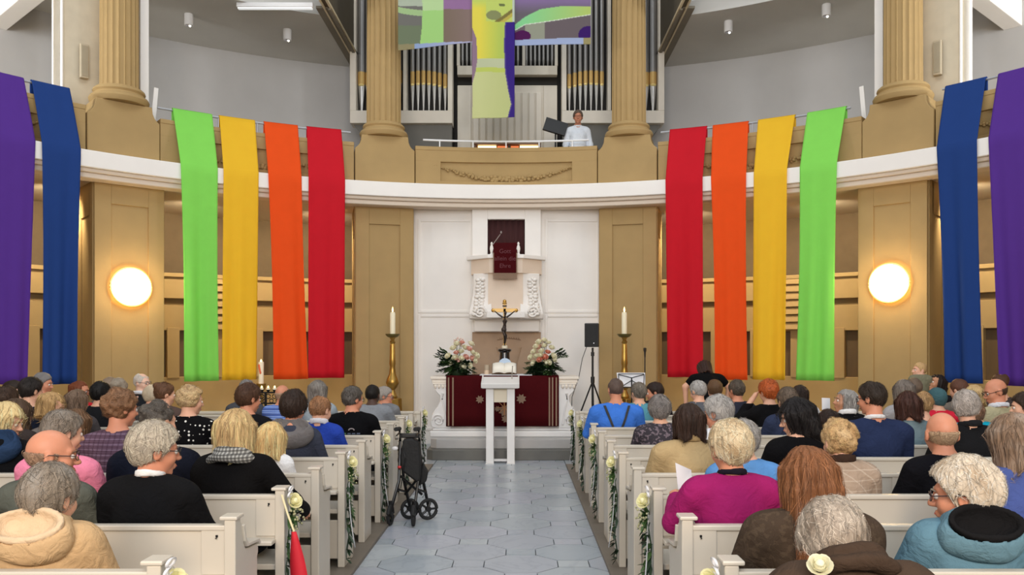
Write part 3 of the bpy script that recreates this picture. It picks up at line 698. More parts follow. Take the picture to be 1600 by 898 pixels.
for s in (-1, 1):
    pr = [(.86,.87),(1.15,.87),(1.14,.82),(1.10,.79),(1.12,.75),(1.08,.70),(1.04,.66),(1.035,.58),(1.07,.50),(1.13,.42),(1.17,.34),(1.19,.24),(1.17,.16),(1.1,.14),(.86,.14)]
    ab('end_console', whitep, lambda b: b.prism([(s*x,z) for x, z in pr], 'y', -.02, .62), bevel=.012, ang=50)
    ab('egg_moulding', cm_, lambda b: [b.sphere((s*(.93+.06*i), -.025, .81), (.025,.03,.035), 8, 6) for i in range(4)]+[b.box(*sorted((s*.87,s*1.15)), -.035, .0, .845, .87)])
    ab('volute', whitep, lambda b: b.tube([(s*(1.06+r*math.cos(a)), -.035, .27+r*math.sin(a)) for a, r in [(i*.5, .10*(1-i/26)) for i in range(24)]], .014, 7))
    ab('scroll_relief', whitep, lambda b: b.tube([(s*.93,-.03,.2),(s*.96,-.03,.42),(s*1.0,-.03,.6),(s*.99,-.03,.7)], [.02,.014,.012,.02], 7))
clo = thing('altar_cloth', 'dark red altar cloth with golden stripes and embroidered emblem', 'tablecloth', (ALX-.035, AY-.045, 1.285))
rows = [[(-.9+1.8*i/24, y+(-.008*math.sin(i*.9) if z < -.02 else 0), z) for i in range(25)] for y, z in ((.7,.006),(.35,.006),(.0,.006),(-.015,-.012),(-.018,-.3),(-.02,-.6),(-.022,-.80))]
mb = MB(); mb.sheet(rows); mb.build('cloth', darkred, clo, ang=60, solid=.006)
for x in (-.86,-.79,.75,.80,.86):
    mb = MB(); mb.box(x-.012, x+.012, -.034, -.028, -.79, -.02); mb.build('stripe', goldth, clo, smooth=False)
for (cx_, cz, r) in ((-.36,-.37,.07),(.30,-.36,.085),(.03,-.55,.10),(.05,-.68,.07),(-.08,-.52,.05)):
    pts = [(cx_+r*(1 if i % 2 else .62)*math.cos(i*math.pi/8), cz+r*(1 if i % 2 else .62)*math.sin(i*math.pi/8)) for i in range(16)]
    mb = MB(); mb.prism(pts, 'y', -.034, -.024); mb.build('embroidery', goldth, clo, smooth=False)
mb = MB(); mb.M = Matrix.Rotation(.0,4,'Z')
for a in range(8): mb.box(-.01+.03, .01+.03, -.037, -.03, -.62+a*.004, -.40+a*.003) if a == 0 else mb.tube([(.03,-.034,-.5),(.03+.12*math.cos(a*.785),-.034,-.5+.12*math.sin(a*.785))], .006, 6)
mb.build('emblem_rays', mat('emblem_gold', (176,120,74), .6, var=.1), clo)
run = tag(MB().box(-.42,.42,-.05,.5,0,.012).build('altar_runner', paper, smooth=False, bevel=.003), 'white linen runner across the red altar cloth', 'cloth'); run.location = (ALX+.02, AY, 1.296)
AT = 1.312
# open bible on a small slanted stand
bib = thing('open_bible', 'open bible with white pages on a slanted stand at the altar', 'book', (W(788,578,AY).x, AY+.0, AT))
mb = MB(); mb.M = Matrix.Rotation(math.radians(50),4,'X'); mb.box(-.20,.20,0,.22,.0,.012); mb.build('cover', mat('book_cover', (92,70,50), .6), bib, smooth=False)
mb = MB(); mb.M = Matrix.Rotation(math.radians(50),4,'X')
for s in (-1, 1):
    mb.sheet([[(s*.19*u, y, .014+.030*math.sin(math.pi*min(1,u*1.05))**.7) for u in (0,.06,.15,.3,.5,.7,.85,1)] for y in (.01,.21)])
mb.build('pages', mat('bible_pages', (246,240,226), .7, var=.01), bib, solid=.012)
mb = MB(); mb.prism([(0,0),(.16,0),(.13,.14)], 'x', -.12, .12); mb.build('stand', walnut, bib, smooth=False)
# crucifix
cz = thing('altar_crucifix', 'tall gilded crucifix with dark figure on a black bell shaped foot', 'crucifix', (W(788.5,545,AY+.32).x, AY+.34, AT-.012))
SC = 96.; Zp = lambda py: (1.72-(py-545)/94.6)-(AT-.012)
mb = MB(); mb.lathe([(.19,0),(.19,.03),(.17,.05),(.12,.12),(.095,.2),(.085,.28),(.08,.36),(.11,.385),(.115,.41),(.09,.425),(.06,.43)], n=20); mb.build('foot', mat('ebony', (24,21,20), .2, var=.1, coat=.5), cz)
mb = MB(); mb.lathe([(.045,.43),(.05,.45),(.045,.475),(.02,.48)], n=16); mb.build('collar', mat('ivory', (235,225,200), .4), cz)
mb = MB(); mb.box(-.024,.024,-.018,.018,.46,Zp(472)); mb.box(-.19,.19,-.018,.018,Zp(488)+.0,Zp(482)); mb.build('cross', mat('gilded_wood', (216,176,108), .45, metal=.3, var=.1), cz, smooth=False, bevel=.005)
mb = MB()
for x, z in ((-.19,Zp(485)),(.19,Zp(485)),(0,Zp(471))): mb.sphere((x,0,z), (.032,.026,.032), 10, 7); 
mb.sphere((0,0,Zp(474)), (.04,.03,.02), 10, 6); mb.build('finial', gold, cz)
mb = MB(); mb.box(-.035,.035,-.03,-.016,Zp(479.5),Zp(477)); mb.build('title_plate', darkb, cz, smooth=False)
fig = mat('bronze_dark', (62,52,46), .45, metal=.5, var=.15); mb = MB()
zt_ = Zp(497); mb.tube([(0,-.045,zt_+.02),(0.006,-.05,zt_-.05),(.0,-.048,zt_-.13),(-.012,-.05,zt_-.19)], [.03,.042,.03,.036], 10)
mb.sphere((.012,-.06,zt_+.085), (.024,.027,.033), 10, 7); mb.tube([(.004,-.05,zt_+.02),(.01,-.055,zt_+.07)], .013, 8)
for s in (-1,1):
    mb.tube([(s*.03,-.045,zt_+.01),(s*.10,-.035,zt_+.06),(s*.165,-.025,Zp(486))], [.016,.012,.008], 8)
    mb.tube([(s*.016-.012,-.05,zt_-.19),(s*.014+.012,-.075,zt_-.29),(s*.006,-.045,zt_-.41),(s*.006,-.055,zt_-.45)], [.024,.018,.011,.012], 8)
mb.sphere((-.012,-.052,zt_-.19), (.045,.035,.045), 10, 7); mb.build('figure', fig, cz)
pl_ = thing('pale_plate', 'small pale blue plate leaning at the foot of the crucifix', 'plate', (W(789,566,AY+.12).x, AY+.13, AT-.012))
mb = MB(); mb.M = Matrix.Translation((0,0,.17)) @ Matrix.Rotation(math.radians(70),4,'X'); mb.lathe([(.10,0),(.105,.008),(.10,.012),(.06,.006),(.0005,.004)], n=20); mb.build('plate', mat('pale_blue_glaze', (190,208,228), .2, var=.05), pl_)
mb = MB(); mb.tube([(-.05,.0,.0),(-.05,-.01,.09)], .006, 6); mb.tube([(.05,.0,.0),(.05,-.01,.09)], .006, 6); mb.tube([(0,.09,0),(0,.03,.12)], .006, 6); mb.build('easel', blackm, pl_)
cg = thing('altar_candle', 'small stout candle on the red altar cloth beside the flowers', 'candle', (W(760.5,580,AY+.1).x, AY+.15, AT-.021))
mb = MB(); mb.lathe([(.04,0),(.044,.01),(.044,.085),(.03,.09),(.005,.088)], n=16); mb.build('wax', mat('peach_wax', (232,206,176), .5), cg)
mb = MB(); mb.lathe([(.043,.088),(.043,.17),(.038,.172),(.002,.165)], n=16); mb.build('holder_glass', mat('frosted_glass', (222,205,180), .3, transl=.4), cg)
# lectern
lec = thing('lectern', 'white wooden lectern on two legs in front of the altar', 'lectern', (W(782,722,12.47).x, 12.47, 0))
LZ = lambda py: 1.72-(py-545)/103.4
mb = MB(); mb.M = Matrix.Translation((0,0,LZ(598))) @ Matrix.Rotation(math.radians(14),4,'X'); mb.box(-.28,.28,-.20,.24,.0,.03); mb.box(-.285,.285,-.215,-.195,-.02,.05); mb.box(-.285,-.265,-.2,.24,0,.05); mb.box(.265,.285,-.2,.24,0,.05); mb.build('tray', whitep, lec, smooth=False, bevel=.006)
mb = MB(); mb.box(-.27,.27,-.18,.18,LZ(606),LZ(600)); mb.build('neck', whitep, lec, smooth=False, bevel=.006)
for s in (-1, 1):
    mb = MB(); mb.box(*sorted((s*.10,s*.215)), -.12, .12, .012, LZ(606)); mb.build('leg', whitep, lec, smooth=False, bevel=.006)
mb = MB(); mb.prism([(-.215,LZ(606)),(.215,LZ(606)),(.13,LZ(628)),(.09,LZ(628)),(-.09,LZ(628)),(-.13,LZ(628))], 'y', -.05, .05); mb.build('apron', mat('lectern_cream', (226,216,194), .45, var=.02), lec, smooth=False, bevel=.004)
mb = MB(); mb.box(-.10,.10,-.03,.03,.03,.06); mb.build('crossbar', whitep, lec, smooth=False)
for s in (-1, 1):
    mb = MB(); mb.box(*sorted((s*.095,s*.22)), -.15, .15, 0, .012); mb.build('foot', whitep, lec, smooth=False)
mb = MB(); mb.tube([(.17,.1,LZ(595)),(.175,.1,LZ(582)),(.18,.06,LZ(574))], .007, 8); mb.sphere((.181,.05,LZ(572.5)), (.011,.02,.011), 8, 6); mb.build('microphone', mat('mic_silver', (186,180,170), .3, metal=.5), lec)
# tall candlesticks
CYK = 13.9
for px, lb in ((613.5, 'tall brass candlestick with lit candle behind the grey jacketed man'), (975.5, 'tall brass candlestick with lit candle beside the loudspeaker and music stand')):
    K = 92.8; Z = lambda py: 1.72-(py-545)/K
    t = thing('candlestick', lb, 'candlestick', (W(px,600,CYK).x, CYK, 0), .4)
    mb = MB(); mb.lathe([(.0001,0)]+[(.075,.0)]*0+[(.05,Z(628)),(.09,Z(619)),(.06,Z(614)),(.04,Z(609)),(.09,Z(604)),(.115,Z(598)),(.10,Z(592)),(.06,Z(584)),(.045,Z(572)),(.058,Z(568)),(.05,Z(560)),(.045,Z(540)),(.038,Z(537)),(.055,Z(534)),(.03,Z(531)),(.055,Z(527)),(.06,Z(525))][0:], n=24)
    mb.build('shaft', brass, t)
    mb = MB(); mb.lathe([(.035,Z(527.5)),(.09,Z(526)),(.118,Z(523)),(.122,Z(521.5)),(.10,Z(522.5)),(.03,Z(523))], n=28); mb.build('drip_pan', mat('verdigris_brass', (122,112,66), .4, metal=.7, var=.1), t)
    mb = MB()
    for k in range(3): mb.M = Matrix.Rotation(k*2.094,4,'Z'); mb.prism([(-.10,0),(.10,0),(.06,Z(622)),(-.06,Z(622))], 'y', -.16, .02)
    mb.M = None; mb.build('tripod_base', brass, t, bevel=.01)
    for k in range(3):
        a = k*2.094-math.pi/2; mb = MB(); mb.sphere((.2*math.cos(a), .2*math.sin(a), .05), .05, 10, 7); mb.build('claw_foot', brass, t)
    mb = MB(); mb.lathe([(.042,Z(523)),(.045,Z(520)),(.044,Z(490)),(.036,Z(487.5)),(.003,Z(487.5))], n=20); mb.build('candle', wax, t)
    mb = MB(); mb.lathe([(.002,Z(487.5)),(.012,Z(486)),(.014,Z(484)),(.006,Z(481)),(.001,Z(479))], n=10); mb.build('flame', flame, t)
# paschal candle and rack of small candles
t = thing('paschal_candle', 'tall paschal candle with orange motif next to the candle rack', 'candle', (W(408,600,13.2).x, 13.2, 0))
Zq = lambda py: 1.72-(py-545)/97.7
mb = MB(); mb.lathe([(.16,0),(.15,.03),(.04,.06),(.03,.3),(.03,Zq(612)),(.07,Zq(606)),(.075,Zq(599)),(.03,Zq(600))], n=20); mb.build('stand', brass, t)
mb = MB(); mb.lathe([(.04,Zq(600)),(.042,Zq(566)),(.036,Zq(565)),(.002,Zq(566))], n=18); mb.build('wax', mat('paschal_wax', (244,226,196), .5, var=.02), t)
mb = MB()
for i in range(6): mb.sphere((-.02+.004*i,-.036,Zq(571+2.2*i)), (.018,.012,.025), 8, 6)
mb.build('motif', mat('paschal_orange', (228,104,60), .6), t)
mb = MB(); mb.lathe([(.002,Zq(566)),(.016,Zq(564.5)),(.012,Zq(562.5)),(.001,Zq(561))], n=10); mb.build('flame', flame, t)
t = thing('candle_rack', 'black wrought rack with four lit tea lights beside the paschal candle', 'candle rack', (W(415,600,12.75).x, 12.75, 0))
Zq = lambda py: 1.72-(py-545)/101.2
mb = MB()
for k in range(4):
    x = -.16+.10*k
    mb.tube([(x,0,Zq(613)),(x,0,Zq(608.5))], [.01,.035], 10); mb.tube([(x+.035*math.cos(a*.6),0,Zq(619)+.035*math.sin(a*.6)) for a in range(11)], .008, 6); mb.tube([(x+.05+.03*math.cos(a*.6),0,Zq(626)+.03*math.sin(a*.6)) for a in range(11)], .008, 6)
mb.tube([(-.2,0,Zq(613)),(.2,0,Zq(613))], .012, 8); mb.tube([(-.2,0,Zq(630)),(.2,0,Zq(630))], .012, 8)
mb.build('scrollwork', blackm, t)
mb = MB(); mb.cyl((0,0,.02),(0,0,Zq(613)),.025,.02,10); mb.build('pole', blackm, t)
mb = MB(); mb.cyl((0,0,0),(0,0,.025),.18,.17,20); mb.build('base', blackm, t)
for k in range(4):
    mb = MB(); mb.cyl((-.16+.10*k,0,Zq(608.5)),(-.16+.10*k,0,Zq(605.5)),.028,.028,10); mb.build('tea_light', wax, t)
    mb = MB(); mb.sphere((-.16+.10*k,0,Zq(604.3)), (.012,.012,.02), 8, 6); mb.build('flame', flame, t)
# loudspeaker on its tripod
YS = 13.35; Zs = lambda py: 1.72-(py-545)/96.6
sx = W(926,523,YS).x
t = thing('loudspeaker', 'black loudspeaker on a tripod beside the altar flowers', 'loudspeaker', (sx, YS, Zs(542)), -.25)
mb = MB(); mb.prism([(-.115,-.12),(.115,-.12),(.09,.12),(-.09,.12)], 'z', 0, Zs(505)-Zs(542)); mb.build('cabinet', black, t, smooth=False, bevel=.012)
mb = MB(); mb.box(-.10,.10,-.128,-.119,.02,.36); mb.build('grille', mat('speaker_grille', (30,30,31), .6, bump=.6, bscale=400), t, smooth=False)
mb = MB(); mb.sphere((.04,-.13,.06), (.012,.005,.012), 8, 6); mb.build('badge', chrome, t)
t = thing('speaker_stand', 'black tripod stand carrying the loudspeaker beside the altar', 'stand', (sx, YS, 0))
zc_ = Zs(598)
mb = MB(); mb.cyl((0,0,.25),(0,0,Zs(543)),.02,.017,12); mb.build('pole', blackm, t)
mb = MB(); mb.cyl((0,0,zc_),(0,0,zc_+.10),.032,.032,12); mb.cyl((0,0,Zs(556)),(0,0,Zs(550)),.028,.028,12); mb.build('collar', black, t)
for k in range(3):
    a = k*2.094+.5; mb = MB(); mb.tube([(0,0,zc_+.03),(.5*math.cos(a),.5*math.sin(a),.02)], .013, 8); l = mb.build('leg', blackm, t)
    mb = MB(); mb.tube([(0,0,.35),(.28*math.cos(a),.28*math.sin(a),.53-.1)], .008, 6); mb.build('brace', blackm, t)
cb = MB(); cb.tube([(sx-.05,YS+.05,Zs(530)),(sx-.16,YS+.08,Zs(560)),(sx-.22,YS+.06,Zs(590)),(sx-.33,YS+.05,Zs(620)),(sx-.36,YS,.02)], .006, 6)
o = cb.build('speaker_cable', black); tag(o, 'thin black cable hanging from the loudspeaker beside the altar', 'cable')
# music stand and microphone stand by the second candlestick
YM = 12.7; Zm = lambda py: 1.72-(py-545)/101.6
t = thing('sheet_music_stand', 'black folding music stand with white sheets below the second tall candlestick', 'music stand', (W(987,600,YM).x, YM, 0))
mb = MB(); mb.cyl((0,0,.02),(0,0,Zm(590)),.012,.01,10); mb.build('pole', blackm, t)
for k in range(3):
    a = k*2.094; mb = MB(); mb.tube([(0,0,.4),(.3*math.cos(a),.3*math.sin(a),.012)], .009, 8); mb.build('leg', blackm, t)
mb = MB()
for s in (-1,1): mb.tube([(0,0,Zm(590)),(s*.2,.05,Zm(585))], .007, 6); mb.tube([(0,0,Zm(594)),(s*.18,-.02,Zm(605))], .007, 6); mb.tube([(s*.18,-.02,Zm(605)),(s*.2,.05,Zm(585))], .006, 6)
mb.tube([(-.2,-.03,Zm(605)),(.2,-.03,Zm(605))], .008, 6); mb.tube([(-.2,.06,Zm(584)),(.2,.06,Zm(584))], .006, 6); mb.build('desk_frame', blackm, t)
o = tag(MB().add([(-.21,0,0),(.21,0,0),(.22,.09,.21),(-.22,.09,.21)], [(0,1,2,3)]).build('sheet_music', paper, solid=.004, smooth=False), 'white sheets of music on the folding stand below the second candlestick', 'paper')
o.location = (W(987,600,YM).x, YM+.0, Zm(605)+.012)
t = thing('microphone_stand', 'thin microphone stand rising beside the folding music stand', 'microphone stand', (W(1010,600,YM).x, YM+.15, 0))
mb = MB(); mb.cyl((0,0,.02),(0,0,Zm(556)),.011,.009,10); mb.build('pole', blackm, t)
mb = MB(); mb.cyl((0,0,0),(0,0,.025),.13,.12,20); mb.build('base', blackm, t)
mb = MB(); mb.lathe([(.012,0),(.016,.08),(.024,.10),(.024,.14),(.005,.15)], (0,0,Zm(558)), 12); mb.build('microphone', mat('mic_dark', (52,46,40), .5, metal=.4), t)
# ================================================================== flowers on the altar
def rose_mesh(r, seed):
    rd = random.Random(seed); mb = MB(); mb.sphere((0,0,r*.1), (r*.45,r*.45,r*.6), 10, 7)
    for ringi, (n, rr, tilt, h) in enumerate(((3,.45,.15,.95),(5,.7,.35,.85),(6,.95,.75,.62))):
        for k in range(n):
            a = 2*math.pi*k/n+ringi*.6+rd.uniform(-.15,.15); rows = []
            for i in range(5):
                v = i/4; row = []
                for j in range(5):
                    u = (j/4-.5)*2; aa = a+u*(math.pi/n)*1.25
                    R = r*rr*(.35+.65*math.sin(v*1.5))*(1+.12*tilt*v*v)-r*.06*abs(u)**2*v
                    z = r*(-.45+h*1.25*v*(1-.22*u*u))-r*.25*tilt*max(0, v-.7)
                    row.append((R*math.cos(aa), R*math.sin(aa), z))
                rows.append(row)
            mb.sheet(rows)
    return mb.mesh('rose', ang=80)
ROSE = [rose_mesh(1.0, i) for i in range(3)]
def leaf_blade(mb, a, b, w, fold=.25, up=Vector((0,0,1)), mi=0):
    a, b = Vector(a), Vector(b); d = b-a; s = d.cross(up)
    if s.length < 1e-4: s = Vector((1,0,0))
    s.normalize(); n = s.cross(d).normalized()
    vs = []
    for t, k in ((0,.12),(.35,1),(.7,.75),(1,.02)):
        m = a+d*t; vs += [m+s*w*k*.5+n*w*k*fold, m, m-s*w*k*.5+n*w*k*fold]
    mb.add(vs, [(3*i+j, 3*i+j+1, 3*i+j+4, 3*i+j+3) for i in range(3) for j in range(2)], mi)
def place_rose(parent, loc, r, nrm, m, k):
    o = bpy.data.objects.new('rose', ROSE[k % 3]); COL.objects.link(o); o.parent = parent; o.location = loc; o.scale = (r,r,r)
    o.rotation_euler = Vector(nrm).to_track_quat('Z','Y').to_euler()
    if len(o.data.materials) == 0: o.data.materials.append(rosew)
    o.material_slots[0].link = 'OBJECT'; o.material_slots[0].material = m
    return o
for cxp, side, roses_px, lb in (
  (716, -1, [(722,535,'p'),(736,537,'w'),(708,544,'w'),(720,549,'w'),(733,545,'p'),(738,550,'w'),(713,551,'p'),(728,558,'p'),(716,565,'p'),(705,566,'w'),(734,571,'w'),(723,572,'w'),(742,563,'w'),(700,556,'w'),(727,543,'w'),(714,537,'w'),(711,559,'w'),(721,560,'w'),(737,560,'p'),(745,555,'w')],
   'altar bouquet of white and pink roses beside the small candle'),
  (850, 1, [(842,534,'w'),(857,535,'w'),(850,540,'w'),(862,543,'w'),(841,542,'p'),(834,549,'w'),(846,548,'w'),(856,550,'s'),(838,556,'w'),(851,558,'s'),(843,562,'s'),(833,567,'w'),(858,566,'w'),(865,556,'w'),(850,531,'w'),(838,541,'w'),(829,558,'w'),(845,555,'w'),(853,567,'w'),(866,562,'w')],
   'altar bouquet of white and salmon roses on the loudspeaker side')):
    c = W(cxp, 588, AY+.18); c.z = AT-.02
    t = thing('altar_bouquet', lb, 'flowers', c, 0)
    mb = MB(); mb.lathe([(.13,0),(.15,.03),(.16,.07),(.12,.075)], n=18); mb.build('bowl', leafd, t)
    for i, (px, py, k) in enumerate(roses_px):
        dpt = AY+.12-.10*max(0, (py-530)/50)+random.uniform(-.03,.03)
        p = W(px, py, dpt)-c; nr = (p-Vector((0,.05,.15)))
        place_rose(t, p, .054+random.uniform(-.006,.01), nr, {'w':rosew,'p':rosep,'s':roses}[k], i)
    rd = random.Random(5+cxp)
    for i in range(60):       # fronds: the long ones reach outward
        a = rd.uniform(0, 2*math.pi); el = rd.uniform(.0,.9); Lr = rd.uniform(.18,.32)
        if i < 4: a = (math.pi if side < 0 else 0)+rd.uniform(-.25,.25); el = .45+.12*i; Lr = .44
        if i >= 18: a = rd.uniform(math.pi-.3, 2*math.pi+.3); el = rd.uniform(-.15,.55); Lr = rd.uniform(.18,.36)
        d = Vector((math.cos(a)*math.cos(el), math.sin(a)*math.cos(el)*.6, math.sin(el))); s0 = Vector((0,-.06 if i >= 18 else 0,(.05+.16*rd.random()) if i >= 4 else .2))
        mb = MB(); pts = [s0+d*Lr*u+Vector((0,0,-.10*u*u)) for u in (0,.33,.66,1)]
        mb.tube(pts, .004, 5); n = 8
        for j in range(n):
            u = .25+.75*j/n; b = s0+d*Lr*u+Vector((0,0,-.10*u*u)); sd = d.cross(Vector((0,0,1))); sd.normalize()
            for q in (-1,1): leaf_blade(mb, b, b+d*.06+sd*q*.062*(1.2-u*.6)+Vector((0,0,rd.uniform(-.02,.02))), .044)
        mb.build('frond', leafd if i % 3 else leafm, t, ang=80)
    for i in range(6):
        p = Vector((rd.uniform(-.06,.06), rd.uniform(-.05,.05), rd.uniform(.50,.60))); mb = MB(); mb.tube([(0,0,.2), p*.7, p], .004, 5)
        for j in range(7): mb.sphere(p+Vector((rd.uniform(-.03,.03), rd.uniform(-.03,.03), rd.uniform(-.07,.03))), .011, 6, 4, 1)
        mb.build('filler_sprig', [leafm, mat('blossom_pink', (226,196,180), .7)], t)

# ================================================================== pews
PZ, P0, DP = .03, 3.95, .82
PL, PR_ = -1.115, 1.01              # aisle faces of the pew ends
LEN = 5.3
def make_pew(mirror, lb):
    t = thing('church_pew', lb, 'pew', (0,0,PZ)); s = -1 if mirror else 1     # local x from 0 (aisle end) outwards
    def q(name, fn, m=pewm, bevel=.006, **k):
        mb = MB(); fn(mb); mb.v = [(s*x,y,z) for x,y,z in mb.v]; return mb.build(name, m, t, smooth=False, bevel=bevel, **k)
    prof = [(-.02,0),(-.02,.875),(.055,.875),(.055,.85),(.075,.845),(.085,.80),(.10,.74),(.13,.705),(.20,.695),(.30,.69),(.325,.67),(.325,.64),(.31,.62),(.31,0)]
    for x in (0, LEN-.055): q('end_panel', lambda b: b.prism(prof, 'x', x, x+.055))
    q('end_cap', lambda b: b.box(-.01, .075, -.03, .075, .875, .893))
    q('end_moulding', lambda b: b.prism([(.07,.83),(.095,.75),(.13,.715),(.30,.70),(.32,.68),(.335,.69),(.31,.715),(.14,.73),(.11,.76),(.085,.835)], 'x', -.012, .06), bevel=.003)
    q('backrest', lambda b: b.box(.05, LEN-.05, .005, .03, .585, .845))
    q('top_rail', lambda b: b.box(.05, LEN-.05, -.012, .042, .822, .848))
    for x in (.055, 1.75, 3.45, LEN-.17): q('stile', lambda b: b.box(x, x+.115, -.006, .006, .61, .825), bevel=.004)
    q('book_ledge', lambda b: b.box(.05, LEN-.05, -.10, .03, .575, .60))
    q('seat', lambda b: b.box(.05, LEN-.05, .03, .40, .405, .44))
    q('seat_board', lambda b: b.box(.05, LEN-.05, .36, .38, .05, .41))
    q('lower_back', lambda b: b.box(.05, LEN-.05, .005, .025, .06, .36))
    q('hook', lambda b: (b.box(.088, .098, -.012, -.006, .792, .802), b.tube([(.093,-.010,.794),(.093,-.018,.785),(.097,-.018,.790)], .0025, 6)), blackm, 0)
    KIDS[t.name] = list(t.children); return t
ORD = {-1:'nearest the camera, cut off at the bottom', 0:'in the first row from the camera', 1:'in the second row from the camera', 2:'in the third row from the camera', 3:'in the fourth row from the camera', 4:'in the fifth row from the camera', 5:'in the sixth row from the camera',
       6:'in the seventh row from the camera', 7:'in the fourth row from the altar', 8:'in the third row from the altar', 9:'in the second row from the altar', 10:'in the front row by the altar'}
for mir in (True, False):
    first = None
    for n in range(-1, 10):
        lb = 'white wooden pew %s, %s' % (ORD[n+1 if n > 6 else n], 'rollator side' if mir else 'loudspeaker side')
        t = make_pew(mir, lb) if first is None else copy_tree(first, label=lb)
        if first is None: first = t
        t['group'] = 'white pews on both sides of the aisle'
        t.location = (PL if mir else PR_, P0+DP*(n-1), PZ)
# low white front boards before the first pews at the altar end
for mir, lb in ((True, 'low white front board before the pews near the candle rack'), (False, 'low white front board before the pews near the bent woman in black')):
    t = thing('book_barrier', lb, 'pew front', (PL if mir else PR_, P0+DP*9, PZ)); s = -1 if mir else 1
    for nm, (x0,x1,y0,y1,z0,z1) in (('board',(.04,LEN-.04,0,.03,.05,.80)),('top_rail',(.0,LEN,-.03,.06,.80,.835)),('end_post',(0,.06,-.02,.05,0,.80)),('end_post',(LEN-.06,LEN,-.02,.05,0,.80)),('book_ledge',(.04,LEN-.04,-.20,0,.70,.72))):
        mb = MB(); mb.box(*sorted((s*x0,s*x1)), y0,y1,z0,z1); mb.build(nm, pewm, t, smooth=False, bevel=.006)
# bouquets on the aisle ends of every second pew
def pew_bouquet(seed, sgn, lb):
    rd = random.Random(seed); t = thing('pew_bouquet', lb, 'flowers', (0,0,0), 0, 'rose bouquets tied to the pew ends')
    place_rose(t, (sgn*.055, -.01, .80), .046, (sgn*.7,-.7,.45), mat('ivory_rose', (244,240,196), .6, var=.04, transl=.2), seed)
    mb = MB(); mb.tube([(sgn*.03,0,.72),(sgn*.05,-.01,.78)], .006, 6); mb.build('stem', leafm, t)
    mb = MB()
    for i in range(34):
        a = rd.uniform(0, 6.28); p = Vector((sgn*(.04+rd.uniform(0,.05)), rd.uniform(-.07,.07), rd.uniform(.62,.77)))
        leaf_blade(mb, (sgn*.03, 0, .72), p, .028)
    for i in range(40): mb.sphere((sgn*(.045+rd.uniform(0,.05)), rd.uniform(-.07,.07), rd.uniform(.63,.76)), .007, 5, 4, 1)
    o = mb.build('greenery', [leafm, mat('gypsophila', (168,166,128), .7)], t, ang=80, kind='stuff')
    for k, (dy, zl) in enumerate(((-.02,.12),(.02,.30),(.0,.05))):     # hanging garland strands
        mb = MB(); pts = [Vector((sgn*(.025+.012*math.sin(i*1.1+k)), dy+.03*math.sin(i*.7+k*2+seed), .68-(.68-zl)*i/9)) for i in range(10)]
        mb.tube(pts, .0035, 5)
        for i in range(1, 10):
            for r_ in range(3):
                d = Vector((sgn*rd.uniform(.01,.05), rd.uniform(-.06,.06), rd.uniform(-.07,.01))); leaf_blade(mb, pts[i], pts[i]+d, .022+.010*rd.random())
        mb.build('garland_strand', leafd if k != 1 else leafm, t, ang=80)
    for k in range(2):
        mb = MB(); n = 14; rows = [[], []]
        for i in range(n+1):
            u = i/n; a = u*2*math.pi; p = Vector((sgn*(.025+.012*math.sin(a*.5)), -.02+(.035*math.sin(a))*(1 if k else -1)-.02*k, .855+.028*(1-math.cos(a))*.6-.03*k)); rows[0].append(p); rows[1].append(p+Vector((sgn*.011,.008,0)))
        mb.sheet(rows); mb.build('ribbon_loop', ribbonm, t, ang=80, solid=.001)
    mb = MB(); pts = [Vector((sgn*(.03+.05*(i/9)**2), -.04+.02*math.sin(i*.8), .86-.72*i/9)) for i in range(10)]
    mb.sheet([pts, [p+Vector((sgn*.004,.016,0)) for p in pts]]); mb.build('ribbon_tail', ribbonm, t, ang=80, solid=.001)
    return t
for sgn, X, nm in ((1, PL, 'rollator side'), (-1, PR_, 'loudspeaker side')):
    for n in (0,2,4,6,8,10):
        lb = 'cream rose and greenery on pew end %s, %s' % (ORD[n], nm)
        t = pew_bouquet(n*3+(1 if sgn > 0 else 0), sgn, lb); t.location = (X+.0, P0+DP*(n-1)-.005 if n < 10 else P0+DP*9, PZ+.015)
# red cloth strip hanging below the ribbon of the third row bouquet
t = thing('red_strip', 'red cloth strip hanging on a pale cord at the rose of the third row', 'cloth', (PL+.05, P0+DP-.09, PZ))
mb = MB(); n = 12; rows = [[], [], []]
for i in range(n+1):
    u = i/n; w = .012+.03*math.sin(math.pi*min(1,u*1.1))+.012*u; c = Vector((.03+.07*u, -.02-.02*u, .66-.55*u))
    rows[0].append(c+Vector((-w,.0,0))); rows[1].append(c+Vector((0,-.012,0))); rows[2].append(c+Vector((w,0,0)))
mb.sheet(rows); mb.build('cloth', mat('red_cloth', (206,28,44), .7, var=.06), t, ang=80, solid=.004)
mb = MB(); mb.tube([(-.05,.02,.86),(-.01,-.01,.76),(.03,-.02,.66)], .006, 6); mb.build('cord', mat('pale_cord', (226,214,170), .6), t)

